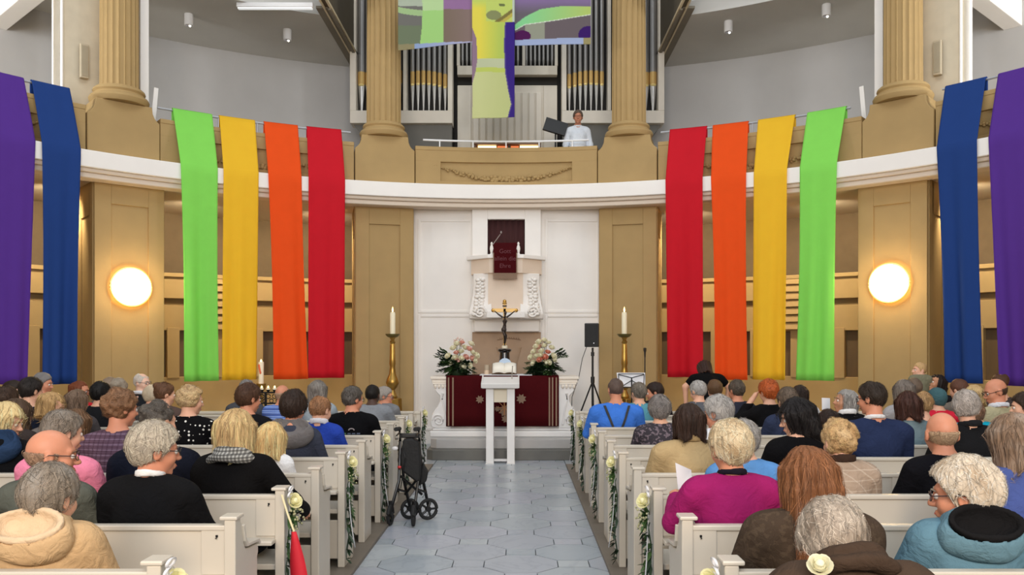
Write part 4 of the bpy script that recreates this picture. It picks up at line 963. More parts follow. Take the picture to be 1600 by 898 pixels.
# ================================================================== rollator in the aisle
t = thing('rollator', 'black folded rollator parked by the pew ends in the aisle', 'rollator', (-.82, 8.25, .0), 0)
def wheel(x, y, r, ang):
    mb = MB(); n = 26; c, s_ = math.cos(ang), math.sin(ang)
    R_ = lambda u, v, d=0.: (x+u*s_+d*c, y+u*c-d*s_, r+v)
    mb.tube([R_((r-.018)*math.cos(2*math.pi*i/n), (r-.018)*math.sin(2*math.pi*i/n)) for i in range(n)], .018, 8, closed=True); w = mb.build('wheel', rubber, t)
    mb = MB(); mb.cyl(R_(0,0,-.02), R_(0,0,.02), .028, .028, 12)
    for k in range(5): a = k*1.2566; mb.tube([R_(.02*math.cos(a),.02*math.sin(a)), R_((r-.03)*math.cos(a),(r-.03)*math.sin(a))], .012, 6)
    mb.build('hub', black, w)
for x, y, r, an in ((-.20,-.20,.105,.12),(.03,-.24,.105,-.05),(-.05,.10,.105,1.0),(.14,.06,.11,1.05)): wheel(x, y, r, an)
for i, x in enumerate((-.13, .06)):
    mb = MB(); mb.tube([(x+(-.07 if i == 0 else -.03),-.2,.13),(x-.0,-.1,.42),(x,-.02,.80),(x,-.06,.93)], .015, 8); mb.tube([(x+.08,.09,.13),(x+.03,.02,.42),(x+.01,.0,.66)], .015, 8); mb.tube([(x+(-.07 if i == 0 else -.03),-.2,.11),(x+(-.07 if i == 0 else -.03),-.2,.24)], .02, 8); mb.tube([(x-.01,-.12,.34),(x+.06,.06,.28)], .012, 8); mb.build('frame', blackm, t)
    mb = MB(); mb.tube([(x,-.06,.93),(x-.02,-.18,.935)], .021, 10); mb.build('handle', rubber, t)
    mb = MB(); mb.tube([(x,-.07,.89),(x-.01,-.19,.875)], .008, 6); mb.tube([(x+.02,-.1,.88),(x+.07,-.17,.66),(x+.02,-.12,.35)], .005, 6); mb.build('brake', blackm, t)
mb = MB(); mb.tube([(-.12,-.06,.46),(.08,.04,.26)], .013, 8); mb.tube([(.07,-.06,.46),(-.09,.04,.26)], .013, 8); mb.build('cross_brace', blackm, t)
mb = MB(); mb.prism([(-.11,.52),(-.04,.47),(.05,.40),(.09,.43),(.085,.60),(.07,.80),(.0,.84),(-.09,.83),(-.12,.66)], 'y', -.12, .03); mb.build('bag', mat('black_nylon', (18,18,19), .75, bump=.5, bscale=25), t, bevel=.02)
mb = MB(); mb.prism([(.06,.36),(.13,.40),(.15,.50),(.10,.58),(.07,.5)], 'y', -.06, .02); mb.build('side_pouch', MATS['black_nylon'], t, bevel=.012)
mb = MB(); mb.box(-.13,.07,-.09,-.04,.84,.885); mb.build('backrest_strap', black, t, bevel=.01)
mb = MB(); mb.sphere((-.12,-.14,.56), (.02,.012,.015), 8, 6); mb.build('reflector', mat('red_reflector', (180,40,40), .3), t)
mb = MB(); mb.sphere((-.17,-.1,.74), (.03,.012,.02), 8, 6); mb.build('label_tag', ribbonm, t)
# ================================================================== people
def axis_grid(lo, hi, fine, hf, hc):
    out = [lo]; x = lo
    while x < hi:
        h = hc
        for a, b in fine:
            if a <= x < b: h = hf; break
            if x < a < x+hc: h = min(h, max(hf, a-x))
        x += h; out.append(x)
    return np.array(out)
class Field:
    def __init__(s, xs, ys, zs): s.xs, s.ys, s.zs = xs, ys, zs; s.D = np.full((len(xs),len(ys),len(zs)), .5, np.float32)
    def box(s, lo, hi):
        r = []
        for ax, a, b in zip((s.xs,s.ys,s.zs), lo, hi): r.append(slice(max(0, np.searchsorted(ax,a)-1), min(len(ax), np.searchsorted(ax,b)+1)))
        return r
    def pts(s, r): return s.xs[r[0]][:,None,None], s.ys[r[1]][None,:,None], s.zs[r[2]][None,None,:]
    def add(s, fn, lo, hi, k=.02, m=.05):
        r = s.box([a-m-k for a in lo], [b+m+k for b in hi])
        if any(q.start >= q.stop for q in r): return
        d = fn(*s.pts(r)); V = s.D[tuple(r)]
        h = np.maximum(k-np.abs(V-d), 0)/k if k > 0 else 0
        s.D[tuple(r)] = np.minimum(V, d)-h*h*k*.25
    def cap(s, a, b, ra, rb=None, k=.02, T=None):
        rb = ra if rb is None else rb; a = np.array(a, float); b = np.array(b, float)
        if T is not None: a = T[0] @ a+T[1]; b = T[0] @ b+T[1]
        s.add(lambda X,Y,Z: capd(X,Y,Z,a,b,ra,rb), np.minimum(a-ra,b-rb), np.maximum(a+ra,b+rb), k)
    def ell(s, c, r, k=.02, T=None):
        c = np.array(c, float); r = np.array(r, float)
        if T is None: s.add(lambda X,Y,Z: elld(X,Y,Z,c,r), c-r, c+r, k)
        else:
            R, t = T; cc = R @ c+t; e = np.sqrt((R**2) @ (r**2))
            def fn(X,Y,Z):
                X, Y, Z = X-cc[0], Y-cc[1], Z-cc[2]
                return elld(R[0,0]*X+R[1,0]*Y+R[2,0]*Z, R[0,1]*X+R[1,1]*Y+R[2,1]*Z, R[0,2]*X+R[1,2]*Y+R[2,2]*Z, np.zeros(3), r)
            s.add(fn, cc-e, cc+e, k)
def capd(X,Y,Z,a,b,ra,rb):
    d = b-a; L = d @ d+1e-9; t = np.clip(((X-a[0])*d[0]+(Y-a[1])*d[1]+(Z-a[2])*d[2])/L, 0, 1)
    return np.sqrt((X-a[0]-t*d[0])**2+(Y-a[1]-t*d[1])**2+(Z-a[2]-t*d[2])**2)-(ra+(rb-ra)*t)
def elld(X,Y,Z,c,r):
    x, y, z = (X-c[0])/r[0], (Y-c[1])/r[1], (Z-c[2])/r[2]
    k0 = np.sqrt(x*x+y*y+z*z); k1 = np.sqrt((x/r[0])**2+(y/r[1])**2+(z/r[2])**2)+1e-6
    return k0*(k0-1)/k1
def smin(a, b, k): h = np.maximum(k-np.abs(a-b), 0)/k; return np.minimum(a,b)-h*h*k*.25
def smax(a, b, k): return -smin(-a, -b, k)
def nets(f):
    D = f.D; I = D < 0; nx, ny, nz = D.shape
    cnt = np.zeros((nx-1,ny-1,nz-1), np.int8)
    for dx in (0,1):
        for dy in (0,1):
            for dz in (0,1): cnt += I[dx:nx-1+dx, dy:ny-1+dy, dz:nz-1+dz]
    act = (cnt > 0) & (cnt < 8); idx = np.argwhere(act)
    if len(idx) == 0: return np.zeros((0,3)), np.zeros((0,4), int)
    ids = np.full(act.shape, -1, np.int32); ids[act] = np.arange(len(idx))
    acc = np.zeros((len(idx),3)); n = np.zeros(len(idx)); ax = (f.xs,f.ys,f.zs)
    C = [(a,b,c) for a in (0,1) for b in (0,1) for c in (0,1)]
    for p in C:
        for d in range(3):
            if p[d]: continue
            q = list(p); q[d] = 1
            i0, i1 = idx+p, idx+q
            a, b = D[i0[:,0],i0[:,1],i0[:,2]], D[i1[:,0],i1[:,1],i1[:,2]]
            m = (a < 0) != (b < 0); t = np.where(m, a/np.where(m, a-b, 1), 0)
            for e in range(3):
                v0, v1 = ax[e][i0[:,e]], ax[e][i1[:,e]]; acc[:,e] += np.where(m, v0+(v1-v0)*t, 0)
            n += m
    V = acc/n[:,None]; Q = []
    for d in range(3):
        e, g = (d+1)%3, (d+2)%3
        sl = [slice(None)]*3; sh = [slice(None)]*3; sl[d] = slice(0,-1); sh[d] = slice(1,None)
        ch = I[tuple(sl)] != I[tuple(sh)]; w = np.argwhere(ch)
        w = w[(w[:,e] > 0) & (w[:,g] > 0) & (w[:,e] < D.shape[e]-1) & (w[:,g] < D.shape[g]-1)]
        ins = I[w[:,0],w[:,1],w[:,2]]
        def cell(de, dg): c = w.copy(); c[:,e] -= de; c[:,g] -= dg; return ids[c[:,0],c[:,1],c[:,2]]
        q = np.stack([cell(1,1), cell(0,1), cell(0,0), cell(1,0)], 1); q[~ins] = q[~ins][:,::-1]; Q.append(q)
    return V, np.concatenate(Q)
def npmesh(name, V, Q):
    me = bpy.data.meshes.new(name); me.vertices.add(len(V)); me.vertices.foreach_set('co', V.astype(np.float32).ravel())
    me.loops.add(Q.size); me.loops.foreach_set('vertex_index', Q.astype(np.int32).ravel())
    me.polygons.add(len(Q)); me.polygons.foreach_set('loop_start', np.arange(0, Q.size, 4, dtype=np.int32))
    me.update(calc_edges=True); me.shade_smooth(); return me
def rot(yaw=0, pitch=0, roll=0):     # yaw to the right, pitch downwards, roll to the right shoulder, degrees
    y, p, r = -math.radians(yaw), -math.radians(pitch), math.radians(roll)
    return np.array(Matrix.Rotation(y,3,'Z') @ Matrix.Rotation(p,3,'X') @ Matrix.Rotation(r,3,'Y'))
def sines(X,Y,Z,seed,f,n=5):
    r = np.random.RandomState(seed); o = 0
    for i in range(n):
        v = r.normal(size=3); v *= f*(.6+.9*r.rand())/np.linalg.norm(v); o = o+np.sin(X*v[0]+Y*v[1]+Z*v[2]+r.rand()*6.28)
    return o/n
def folds(X,Y,Z,seed,f):
    r = np.random.RandomState(seed+99); o = 0
    for i in range(4):
        v = r.normal(size=3)*np.array((1,1,.7)); v *= f*(.7+.7*r.rand())/np.linalg.norm(v); u = r.normal(size=3)*f*.4
        a = X*v[0]+Y*v[1]+Z*v[2]+r.rand()*6+1.3*np.sin(X*u[0]+Y*u[1]+Z*u[2]+r.rand()*6)
        o = o+(1-2*np.abs(np.sin(a*.5)))
    return o/4
def head_sdf(x, y, z, fem, jaw=1.):
    d = elld(x,y,z,np.array((0,-.012,.030)),np.array((.074,.094,.090)))
    d = smin(d, elld(x,y,z,np.array((0,.028,-.036)),np.array((.057*jaw,.060,.078))), .03)
    d = smin(d, elld(x,y,z,np.array((0,.070,-.096)),np.array((.020*jaw,.017,.016))), .025)
    ax = np.abs(x)
    d = smin(d, capd(ax,y,z,np.array((.0,.084,.028)),np.array((.042,.072,.026)),.010,.009), .02)
    d = smin(d, elld(ax,y,z,np.array((.037,.060,-.026)),np.array((.024,.024,.026))), .025)
    d = smax(d, -elld(ax,y,z,np.array((.031,.100,.004)),np.array((.017,.017,.011))), .016)
    d = smin(d, capd(x,y,z,np.array((0,.088,.012)),np.array((0,.112,-.026)),.007,.0115), .014)
    d = smin(d, elld(ax,y,z,np.array((.011,.100,-.031)),np.array((.008,.010,.008))), .010)
    d = smin(d, elld(x,y,z,np.array((0,.090,-.058)),np.array((.022,.011,.0065))), .008)
    d = smin(d, elld(x,y,z,np.array((0,.088,-.070)),np.array((.019,.012,.007))), .008)
    e = elld(ax,y,z,np.array((.079,-.010,-.004)),np.array((.011,.021,.032)))
    e = smax(e, -elld(ax,y,z,np.array((.090,-.004,-.002)),np.array((.008,.012,.020))), .006)
    return smin(d, e, .010)
HZ_Y = [-.13,-.09,-.04,-.01,.02,.045,.065,.09]; HZ_Z = [-.085,-.08,-.05,-.035,-.02,.03,.060,.078]
def hair_sdf(x, y, z, st, seed, big):
    ax = np.abs(x); zm = np.interp(y, HZ_Y, HZ_Z)
    face = lambda lo=-.02, yy=.042, w=.062: np.maximum(np.maximum(yy-y, z-(.062-.15*np.maximum(ax-.03,0))), ax-w)   # inside (<0) = the face opening
    az = np.arctan2(x, -y-.01); zm = zm+sines(x,y,z,seed+5,70,4)*.011
    strand = np.sin(az*23+seed+z*18)*.0018+np.sin(az*41+z*30+seed*2)*.0012+sines(x,y,z*.4,seed+3,95,4)*.0035
    if st in ('short', 'bun', 'crop', 'cap', 'thin'):
        th = {'short':.013, 'bun':.012, 'crop':.007, 'cap':.016, 'thin':.006}[st]+big
        d = elld(x,y,z,np.array((0,-.014,.030)),np.array((.075+th,.095+th*1.1,.091+th*1.15)))
        d = smax(d, (zm-z)*.8, .008)
        ear = elld(ax,y,z,np.array((.088,-.004,-.012)),np.array((.022,.026,.034))); d = smax(d, -ear, .006)
        if st == 'thin': d = smax(d, -elld(x,y,z,np.array((0,.035,.125)),np.array((.055,.075,.045))), .01)
        if st == 'bun': d = smin(d, elld(x,y,z,np.array((0,-.10,.085)),np.array((.042,.04,.038))), .015)
        d = d+sines(x,y,z,seed,60)*.004+strand
    elif st == 'bald':
        d = elld(x,y,z,np.array((0,-.014,.028)),np.array((.080,.101,.096))); d = smax(d, (zm-z)*.8, .006)
        d = smax(d, z-.022-.25*np.maximum(-y-.02,0)*0, .012); d = smax(d, y-.03, .006)
        d = smax(d, -elld(ax,y,z,np.array((.088,-.004,-.008)),np.array((.022,.026,.036))), .006)
    elif st == 'curly':
        d = elld(x,y,z,np.array((0,-.020,.036)),np.array((.096+big,.112+big,.106+big)))
        d = smax(d, (np.interp(y, HZ_Y, [-.105,-.10,-.075,-.06,-.03,.03,.06,.08])-z)*.8, .012)
        d = smax(d, -face(), .01); d = d+sines(x,y,z,seed,70)*.016+sines(x,y,z,seed+1,140)*.008
    elif st in ('bob', 'long', 'mid'):
        d = elld(x,y,z,np.array((0,-.016,.030)),np.array((.088+big,.110+big,.102+big)))
        lo = {'bob':-.105, 'mid':-.15, 'long':-.36}[st]
        w = .092+big+(.010 if st == 'long' else .022)*np.clip((.03-z)/.25,0,1); dd = .100+big*.6
        col = (np.sqrt((x/w)**2+((y+.022)/dd)**2)-1)*.09
        col = np.maximum(col, np.maximum(lo+.02*np.sin(az*5+seed)-z, z-.04))
        if st == 'long':
            back = (np.sqrt((x/(w*1.02))**2+((y+.075+.10*np.clip((-.08-z)/.25,0,1))/.062)**2)-1)*.055
            low = np.maximum(np.maximum(back, lo-.10-z+.03*np.sin(x*40+seed)), z+.03)
            col = np.where(z < -.13, 9., col); col = np.minimum(np.maximum(col, -.14-z), 9.); col = smin(col, low, .03)
        d = smin(d, col, .06)
        fo = np.maximum(np.maximum(.035-y, z-(.066-.10*np.maximum(ax-.02,0))), ax-.070); fo = np.where(z < -.11, np.minimum(np.maximum(.02-y, ax-.075), fo), fo)
        d = smax(d, -fo, .012)
        if st == 'long': d = smax(d, np.where(z < -.12, (y-.0)*.8, -9.), .015)
        d = d+sines(x,y,z*.25,seed,55)*.006+np.sin(az*31+seed+z*6)*.0022+np.sin(az*17+seed*2+z*9)*.0026
    return d
def add_strands(V, Q, sdf, n, L, wid, seed, flow, nseg=5):
    r = np.random.RandomState(seed); fc = V[Q].mean(1); p = fc[r.randint(0, len(fc), n)]+r.normal(size=(n,3))*.003
    def grad(p):
        e = .003; c = sdf(p[:,0],p[:,1],p[:,2]); g = np.stack([sdf(*(p+np.eye(3)[k]*e).T)-c for k in range(3)],1)/e
        return c, g/(np.linalg.norm(g,axis=1,keepdims=True)+1e-6)
    off = r.uniform(.0005,.0045,n); ln = L*r.uniform(.6,1.3,n)/nseg; jit = r.normal(size=(n,3))*(.25 if flow == 'down' else 1.0)
    P = []; d0 = None; lift = r.uniform(0,1,n)**4*.006
    for i in range(nseg+1):
        c, g = grad(p); p = p-g*(c-off-lift*i/nseg)[:,None]; P.append(p)
        d = np.array((0,0,-1.))+jit if flow == 'down' else (np.array((0,-.45,-.55))+jit*.75)
        if d0 is not None: d = d*.5+d0*.5 if flow != 'curl' else d0*.55+np.cross(g, d0)*.75*np.sign(jit[:,:1])
        d = d-g*(d*g).sum(1,keepdims=True)*(1 if flow != 'down' else .95); d /= np.linalg.norm(d,axis=1,keepdims=True)+1e-6
        d0 = d; p = p+d*ln[:,None]
    P = np.stack(P,1); T = np.gradient(P,axis=1); T /= np.linalg.norm(T,axis=2,keepdims=True)+1e-9
    _, g = grad(P[:,0]); S_ = np.cross(T, g[:,None,:]); S_ /= np.linalg.norm(S_,axis=2,keepdims=True)+1e-9
    w = wid*r.uniform(.6,1.3,n)[:,None,None]*np.linspace(1,.25,nseg+1)[None,:,None]
    A, B = P-S_*w, P+S_*w; m = nseg+1
    VV = np.stack([A,B],2).reshape(-1,3); b = (np.arange(n)*m*2)[:,None]+np.arange(nseg)[None,:]*2
    QQ = np.stack([b,b+1,b+3,b+2],2).reshape(-1,4)
    return np.concatenate([V,VV]), np.concatenate([Q,QQ+len(V)]), len(Q)
def hair_mat(rgb, curl=False, two=None):
    key = 'hair_%d_%d_%d%s%s' % (*rgb, '_curl' if curl else '', '_two' if two else '')
    if key in MATS: return MATS[key]
    m = mat(key, rgb, .5, var=.22, scale=1.0, bump=.9, bscale=1.0, spec=.2)
    N, L, p = nodes_of(m); mp = [n for n in N if n.type == 'MAPPING'][0]; mp.inputs['Scale'].default_value = (75,75,75) if curl else (150,150,14)
    for n in N:
        if n.type == 'BUMP': n.inputs['Distance'].default_value = .004
    c = lin(rgb); c2 = lin(two) if two else tuple(v*.72 for v in c)
    mxn = [n for n in N if n.type == 'MIX'][0]
    nz = N.new('ShaderNodeTexNoise'); nz.inputs['Scale'].default_value = 9; tc = [n for n in N if n.type == 'TEX_COORD'][0]; L.new(tc.outputs['Object'], nz.inputs['Vector'])
    mx = N.new('ShaderNodeMix'); mx.data_type = 'RGBA'; mx.inputs['B'].default_value = c2+(1,); L.new(mxn.outputs['Result'], mx.inputs['A'])
    mr = N.new('ShaderNodeMapRange'); mr.inputs['From Min'].default_value = .42; mr.inputs['From Max'].default_value = .68; mr.inputs['To Max'].default_value = .75
    L.new(nz.outputs['Fac'], mr.inputs['Value']); L.new(mr.outputs[0], mx.inputs['Factor']); L.new(mx.outputs['Result'], p.inputs['Base Color'])
    return m
SKIN = {'pale': (232,188,164), 'fair': (220,168,140), 'ruddy': (204,138,108), 'tan': (190,136,104), 'dark': (74,50,40)}
def skin_mat(k):
    m = mat('skin_'+k, SKIN[k], .5, var=.05, scale=18, bump=.05, bscale=120, spec=.4)
    if not m.get('sss'):
        p = m.node_tree.nodes['Principled BSDF']; p.inputs['Subsurface Weight'].default_value = .08; p.inputs['Subsurface Radius'].default_value = (.02,.008,.004); p.inputs['Subsurface Scale'].default_value = .3; m['sss'] = 1
    return m
def cloth_mat(rgb, pat=None):
    key = 'cloth_%d_%d_%d_%s' % (*rgb, pat or 'plain')
    if key in MATS: return MATS[key]
    m = mat(key, rgb, .9, var=.06, scale=14, bump=.22, bscale=220, spec=.1)
    N, L, p = nodes_of(m); tc = [n for n in N if n.type == 'TEX_COORD'][0]
    src = p.inputs['Base Color'].links[0].from_socket
    bm_ = [n for n in N if n.type == 'BUMP'][0]; nb2 = N.new('ShaderNodeTexNoise'); nb2.inputs['Scale'].default_value = 13; nb2.inputs['Detail'].default_value = 3; nb2.inputs['Distortion'].default_value = 1.6
    L.new(tc.outputs['Object'], nb2.inputs['Vector']); b2 = N.new('ShaderNodeBump'); b2.inputs['Strength'].default_value = .45; b2.inputs['Distance'].default_value = .03
    L.new(nb2.outputs['Fac'], b2.inputs['Height']); L.new(b2.outputs[0], bm_.inputs['Normal'])
    def over(fac, col):
        mx = N.new('ShaderNodeMix'); mx.data_type = 'RGBA'; mx.inputs['B'].default_value = lin(col)+(1,)
        L.new(src, mx.inputs['A']); L.new(fac, mx.inputs['Factor']); L.new(mx.outputs['Result'], p.inputs['Base Color']); return mx.outputs['Result']
    def mathn(op, a, b):
        n = N.new('ShaderNodeMath'); n.operation = op; L.new(a, n.inputs[0]); n.inputs[1].default_value = b; return n.outputs[0]
    if pat == 'dots':
        v = N.new('ShaderNodeTexVoronoi'); v.inputs['Scale'].default_value = 24; v.inputs['Randomness'].default_value = .35; L.new(tc.outputs['Object'], v.inputs['Vector'])
        src = over(mathn('LESS_THAN', v.outputs['Distance'], .24), (225,222,215))
    if pat in ('stripe', 'plaid', 'tweed'):
        for ax, sc_, col, th in {'stripe': [(2,14,(170,190,225),.55),(2,5,(40,56,120),.8)], 'plaid': [(2,9,(150,128,150),.82),(0,9,(52,32,44),.75),(2,22,(120,96,118),.9)], 'tweed': [(0,16,(190,188,180),.6),(2,16,(60,58,56),.6)]}[pat]:
            w = N.new('ShaderNodeTexWave'); w.bands_direction = 'XYZ'[ax]; w.inputs['Scale'].default_value = sc_; L.new(tc.outputs['Object'], w.inputs['Vector'])
            f = mathn('GREATER_THAN', w.outputs['Fac'], th); src = over(mathn('MULTIPLY', f, .4 if pat == 'plaid' else .7), col)
    if pat in ('floral', 'fur'):
        v = N.new('ShaderNodeTexNoise'); v.inputs['Scale'].default_value = 42; v.inputs['Detail'].default_value = 3; L.new(tc.outputs['Object'], v.inputs['Vector'])
        src = over(mathn('GREATER_THAN', v.outputs['Fac'], .56), (112,100,108) if pat == 'floral' else (76,63,51))
    if pat == 'quilt':
        for ax in ('X','Z'):
            w = N.new('ShaderNodeTexWave'); w.bands_direction = ax if ax == 'Z' else 'DIAGONAL'; w.inputs['Scale'].default_value = 5; w.inputs['Distortion'].default_value = 1.5; L.new(tc.outputs['Object'], w.inputs['Vector'])
            src = over(mathn('MULTIPLY', mathn('GREATER_THAN', w.outputs['Fac'], .97), .35), (205,190,174))
    return m
NPEOPLE = 0
EYE = None
def person(X, Y, ztop, label, yaw=0, pitch=8, roll=0, body=0, hair='short', hc=(120,112,104), skin='fair', top=(30,30,32), pat=None, legs=(40,42,50), g=.014, w=1., fem=False, collar=None, colc=None,
           hood=None, hoodc=None, glasses=None, scarf=None, big=0., arms=None, stand=False, bend=0, sleeve=1., seat=.45, hd=1.04, two=None, lean=0, extra=None, foot=0., fine=False, hats=None, s=None):
    """One figure. Local frame: +y is where the body faces, origin on the floor under the pelvis."""
    global NPEOPLE, EYE
    NPEOPLE += 1; seed = NPEOPLE*13
    t = thing('person', label, 'person', (X, Y, foot), -math.radians(body), None)
    ztop -= foot; dist = max(2.2, math.hypot(X-CAMX, Y))
    h = min(.016, max(.0075, dist/F*2.1))
    if fine: h = min(h, .0085)
    top_h = .125*hd+.008
    if stand:
        s = s or ((ztop-top_h+.125)/1.74 if not bend else 1.0)
        hip = .92*s; P = lambda x,y,z: np.array((x*s*w,y*s,hip+(z-.55)*s))
    else:
        s = s or min(1.25, max(.55, (ztop-seat-top_h+.125+.015)/.90))
        hip = seat+.10*s; P = lambda x,y,z: np.array((x*s*w,y*s,seat+(z-.45)*s))
    ls = min(s, 1.08)
    Rb = np.array(Matrix.Rotation(-math.radians(bend+lean), 3, 'X')); piv = np.array((0,0,hip)); T = (Rb, piv-Rb @ piv)
    tp = lambda p: Rb @ p+T[1]
    # joints
    hipJ = [np.array((q*.09*s*w,.02*s,hip-.01)) for q in (-1,1)]
    if stand:
        knee = [np.array((q*.10*s,.03,.50*s)) for q in (-1,1)]; ank = [np.array((q*.11*s,.0,.09*s)) for q in (-1,1)]; toe = [np.array((q*.13*s,.16*s,.035*s)) for q in (-1,1)]
    else:
        kz = seat+.085*ls; knee = [np.array((q*.12*ls*w,.43*ls,kz)) for q in (-1,1)]
        fz = max(.0, seat-.45*ls); ank = [np.array((q*.12*ls*w,.44*ls,fz+.09*ls)) for q in (-1,1)]; toe = [np.array((q*.14*ls*w,.57*ls,fz+.035*ls)) for q in (-1,1)]
    sho = [tp(P(q*.178,-.042,.975)) for q in (-1,1)]
    if arms: elb = [tp(np.array(arms[i][0])) if arms[i] else None for i in (0,1)]; wri = [tp(np.array(arms[i][1])) if arms[i] else None for i in (0,1)]
    else: elb = [None,None]; wri = [None,None]
    for i, q in enumerate((-1,1)):
        if elb[i] is None:
            if stand: elb[i] = tp(P(q*.235,-.05,.72)); wri[i] = tp(P(q*.235,.06,.50))
            else: elb[i] = P(q*.238,.06,.745); wri[i] = np.array((q*.095*s,.27*s,seat+.19*s))
    nb = P(0,-.035,1.06); hc0 = P(0,.012,1.0); hcz = P(0,0,1.195)
    hcen = tp(np.array((0,.020*s,hcz[2]+.012))) if stand and bend else None
    if hcen is None:
        hcen = tp(np.array((0,.018*s,0))+np.array((0,0,ztop-top_h))) if not stand else np.array((0,.018*s,ztop-top_h))
        if lean: hcen[2] = ztop-top_h; hcen[1] += .07
    Rh = rot(yaw-0, pitch, roll); HT = (Rh*hd, hcen)
    def hloc(X_,Y_,Z_):
        x, y, z = X_-hcen[0], Y_-hcen[1], Z_-hcen[2]; R = Rh/hd
        return R[0,0]*x+R[1,0]*y+R[2,0]*z, R[0,1]*x+R[1,1]*y+R[2,1]*z, R[0,2]*x+R[1,2]*y+R[2,2]*z
    hr = .145*hd
    # ---- body, one continuous surface
    allp = np.array([*sho,*elb,*wri,*knee,*toe,*hipJ,hcen]); lo = allp.min(0)-.20; hi = allp.max(0)+.20; lo[2] = max(lo[2], -.02); lo[1] = min(lo[1], -.2)
    fz_ = [(hcen[2]-hr, hcen[2]+hr)]; fx_ = [(hcen[0]-.11*hd, hcen[0]+.11*hd)]; fy_ = [(hcen[1]-hr, hcen[1]+hr)]
    hand_fine = dist < 6.5 or fine
    if hand_fine or arms:
        for q in wri: fz_.append((q[2]-.09, q[2]+.10)); fy_.append((q[1]-.05, q[1]+.16)); fx_.append((q[0]-.1, q[0]+.1))
    hc_ = max(.021, h*1.6)
    f = Field(axis_grid(lo[0],hi[0],sorted(fx_),h,hc_), axis_grid(lo[1],hi[1],sorted(fy_),h,hc_), axis_grid(lo[2],hi[2],sorted(fz_),h,hc_))
    def torso(f, g, k=.05):
        f.ell(P(0,.0,.56), (.170*s*w+g,.125*s*w+g,.125*s+g*.5), k, T); f.ell(P(0,-.012,.70), (.148*s*w+g,.112*s*w+g,.17*s), k, T)
        f.ell(P(0,-.032,.87), (.165*s*w+g,.118*s*w+g,.175*s), k, T); f.cap(P(-.14,-.042,.985), P(.14,-.042,.985), .060*s+g, None, k, T)
        for q in (-1,1): f.cap(P(0,-.036,1.065), P(q*.14,-.042,1.0), .042*s+g*.8, .046*s+g*.8, k, T)
        if fem:
            for q in (-1,1): f.ell(P(q*.075,.075,.865), (.06*s+g,.05*s+g,.06*s+g), .04, T)
    def arm(f, i, g, r=1., end=1., k=.03):
        f.cap(sho[i], elb[i], (.052*s*w)*r+g, (.040*s)*r+g, k); e = elb[i]+(wri[i]-elb[i])*end; f.cap(elb[i], e, (.040*s)*r+g, (.028*s)*r+g, k)
    def leg(f, i, g, k=.04):
        f.cap(hipJ[i], knee[i], .082*s*w+g, .058*s+g, k); f.cap(knee[i], ank[i], .055*s+g, .036*s+g, k)
    torso(f, 0); 
    for i in (0,1):
        arm(f, i, 0); leg(f, i, 0); f.cap(ank[i], toe[i], .040*s, .032*s, .02)
        # hand: palm, four unequal bent fingers, thumb at the side of the palm
        d = wri[i]-elb[i]; d /= np.linalg.norm(d); q = (-1,1)[i]
        side = np.cross(d, (0,0,1.)); side /= max(1e-6, np.linalg.norm(side)); dn = np.cross(side, d); dn = dn if dn[2] < 0 else -dn
        inw = -side*np.sign(side[0]*q+1e-9)
        if abs(d[2]) > .8: inw = np.array((-q*.3, .95, 0)); side = inw; dn = np.cross(d, inw)*q; dn = np.array((-q*1., 0, 0))
        pc = wri[i]+d*.045*s
        f.cap(wri[i], pc+d*.03*s, .025*s, .027*s, .02)
        f.cap(pc+inw*.016, pc+d*.04*s+inw*.024, .015*s, .013*s, .015); f.cap(pc-inw*.016, pc+d*.036*s-inw*.026, .015*s, .012*s, .015)
        for j, (o, L_) in enumerate(((.026,.062),(.009,.074),(-.009,.068),(-.026,.052))):
            b0 = pc+d*.04*s+inw*o*s; b1 = b0+(d*.8+dn*.35)*L_*.55*s; b2 = b1+(d*.45+dn*.85)*L_*.5*s
            f.cap(b0, b1, .0088*s, .0082*s, .006); f.cap(b1, b2, .0082*s, .0072*s, .006)
        t0 = wri[i]+d*.02*s+inw*.022*s; t1 = t0+(d*.6+inw*.7)*.042*s; f.cap(t0, t1, .012*s, .0095*s, .012); f.cap(t1, t1+(d*.9+inw*.1+dn*.25)*.032*s, .0095*s, .008*s, .006)
    neckT = hcen+Rh @ np.array((0,-.02,-.05))*hd
    f.cap(tp(nb)-np.array((0,0,.03)), neckT, .058*s, .052*s*max(1, hd*.98), .04)
    f.add(lambda a,b,c: head_sdf(*hloc(a,b,c), fem, .92 if fem else 1.03)*hd, hcen-hr, hcen+hr, .022, .02)
    V, Q = nets(f); me = npmesh('body', V, Q); bo = link('body', me, [skin_mat(skin), mat('shoe_leather', (34,28,26), .4)], t)
    mi = (V[Q].mean(1)[:,2] < (min(ank[0][2],ank[1][2])+.0)).astype(np.int32); me.polygons.foreach_set('material_index', mi)
    # ---- clothing shells
    hg = max(.0105, h*1.25)
    def shell(name, m, fill, lo, hi, wr=.004, fq=26, cut=None, step=None):
        st_ = step or hg
        f = Field(np.arange(lo[0],hi[0],st_), np.arange(lo[1],hi[1],st_), np.arange(lo[2],hi[2],st_)); fill(f)
        A = f.xs[:,None,None], f.ys[None,:,None], f.zs[None,None,:]
        if wr: f.D += (sines(*A, seed, fq, 6)*wr*.6-folds(*A, seed, fq*.8)*wr*1.5).astype(np.float32)
        if cut is not None: f.D = np.maximum(f.D, cut(*A)).astype(np.float32)
        V, Q = nets(f)
        if len(V) == 0: return None
        return link(name, npmesh(name, V, Q), m, t)
    ap = np.array([*sho,*elb,*(wri if sleeve > .6 else elb),tp(P(0,-.036,1.06)),piv]); lo = ap.min(0)-.17; hi = ap.max(0)+.17; lo[1] = min(lo[1], -.20)
    neckA, neckB = tp(nb)-np.array((0,0,.03)), neckT
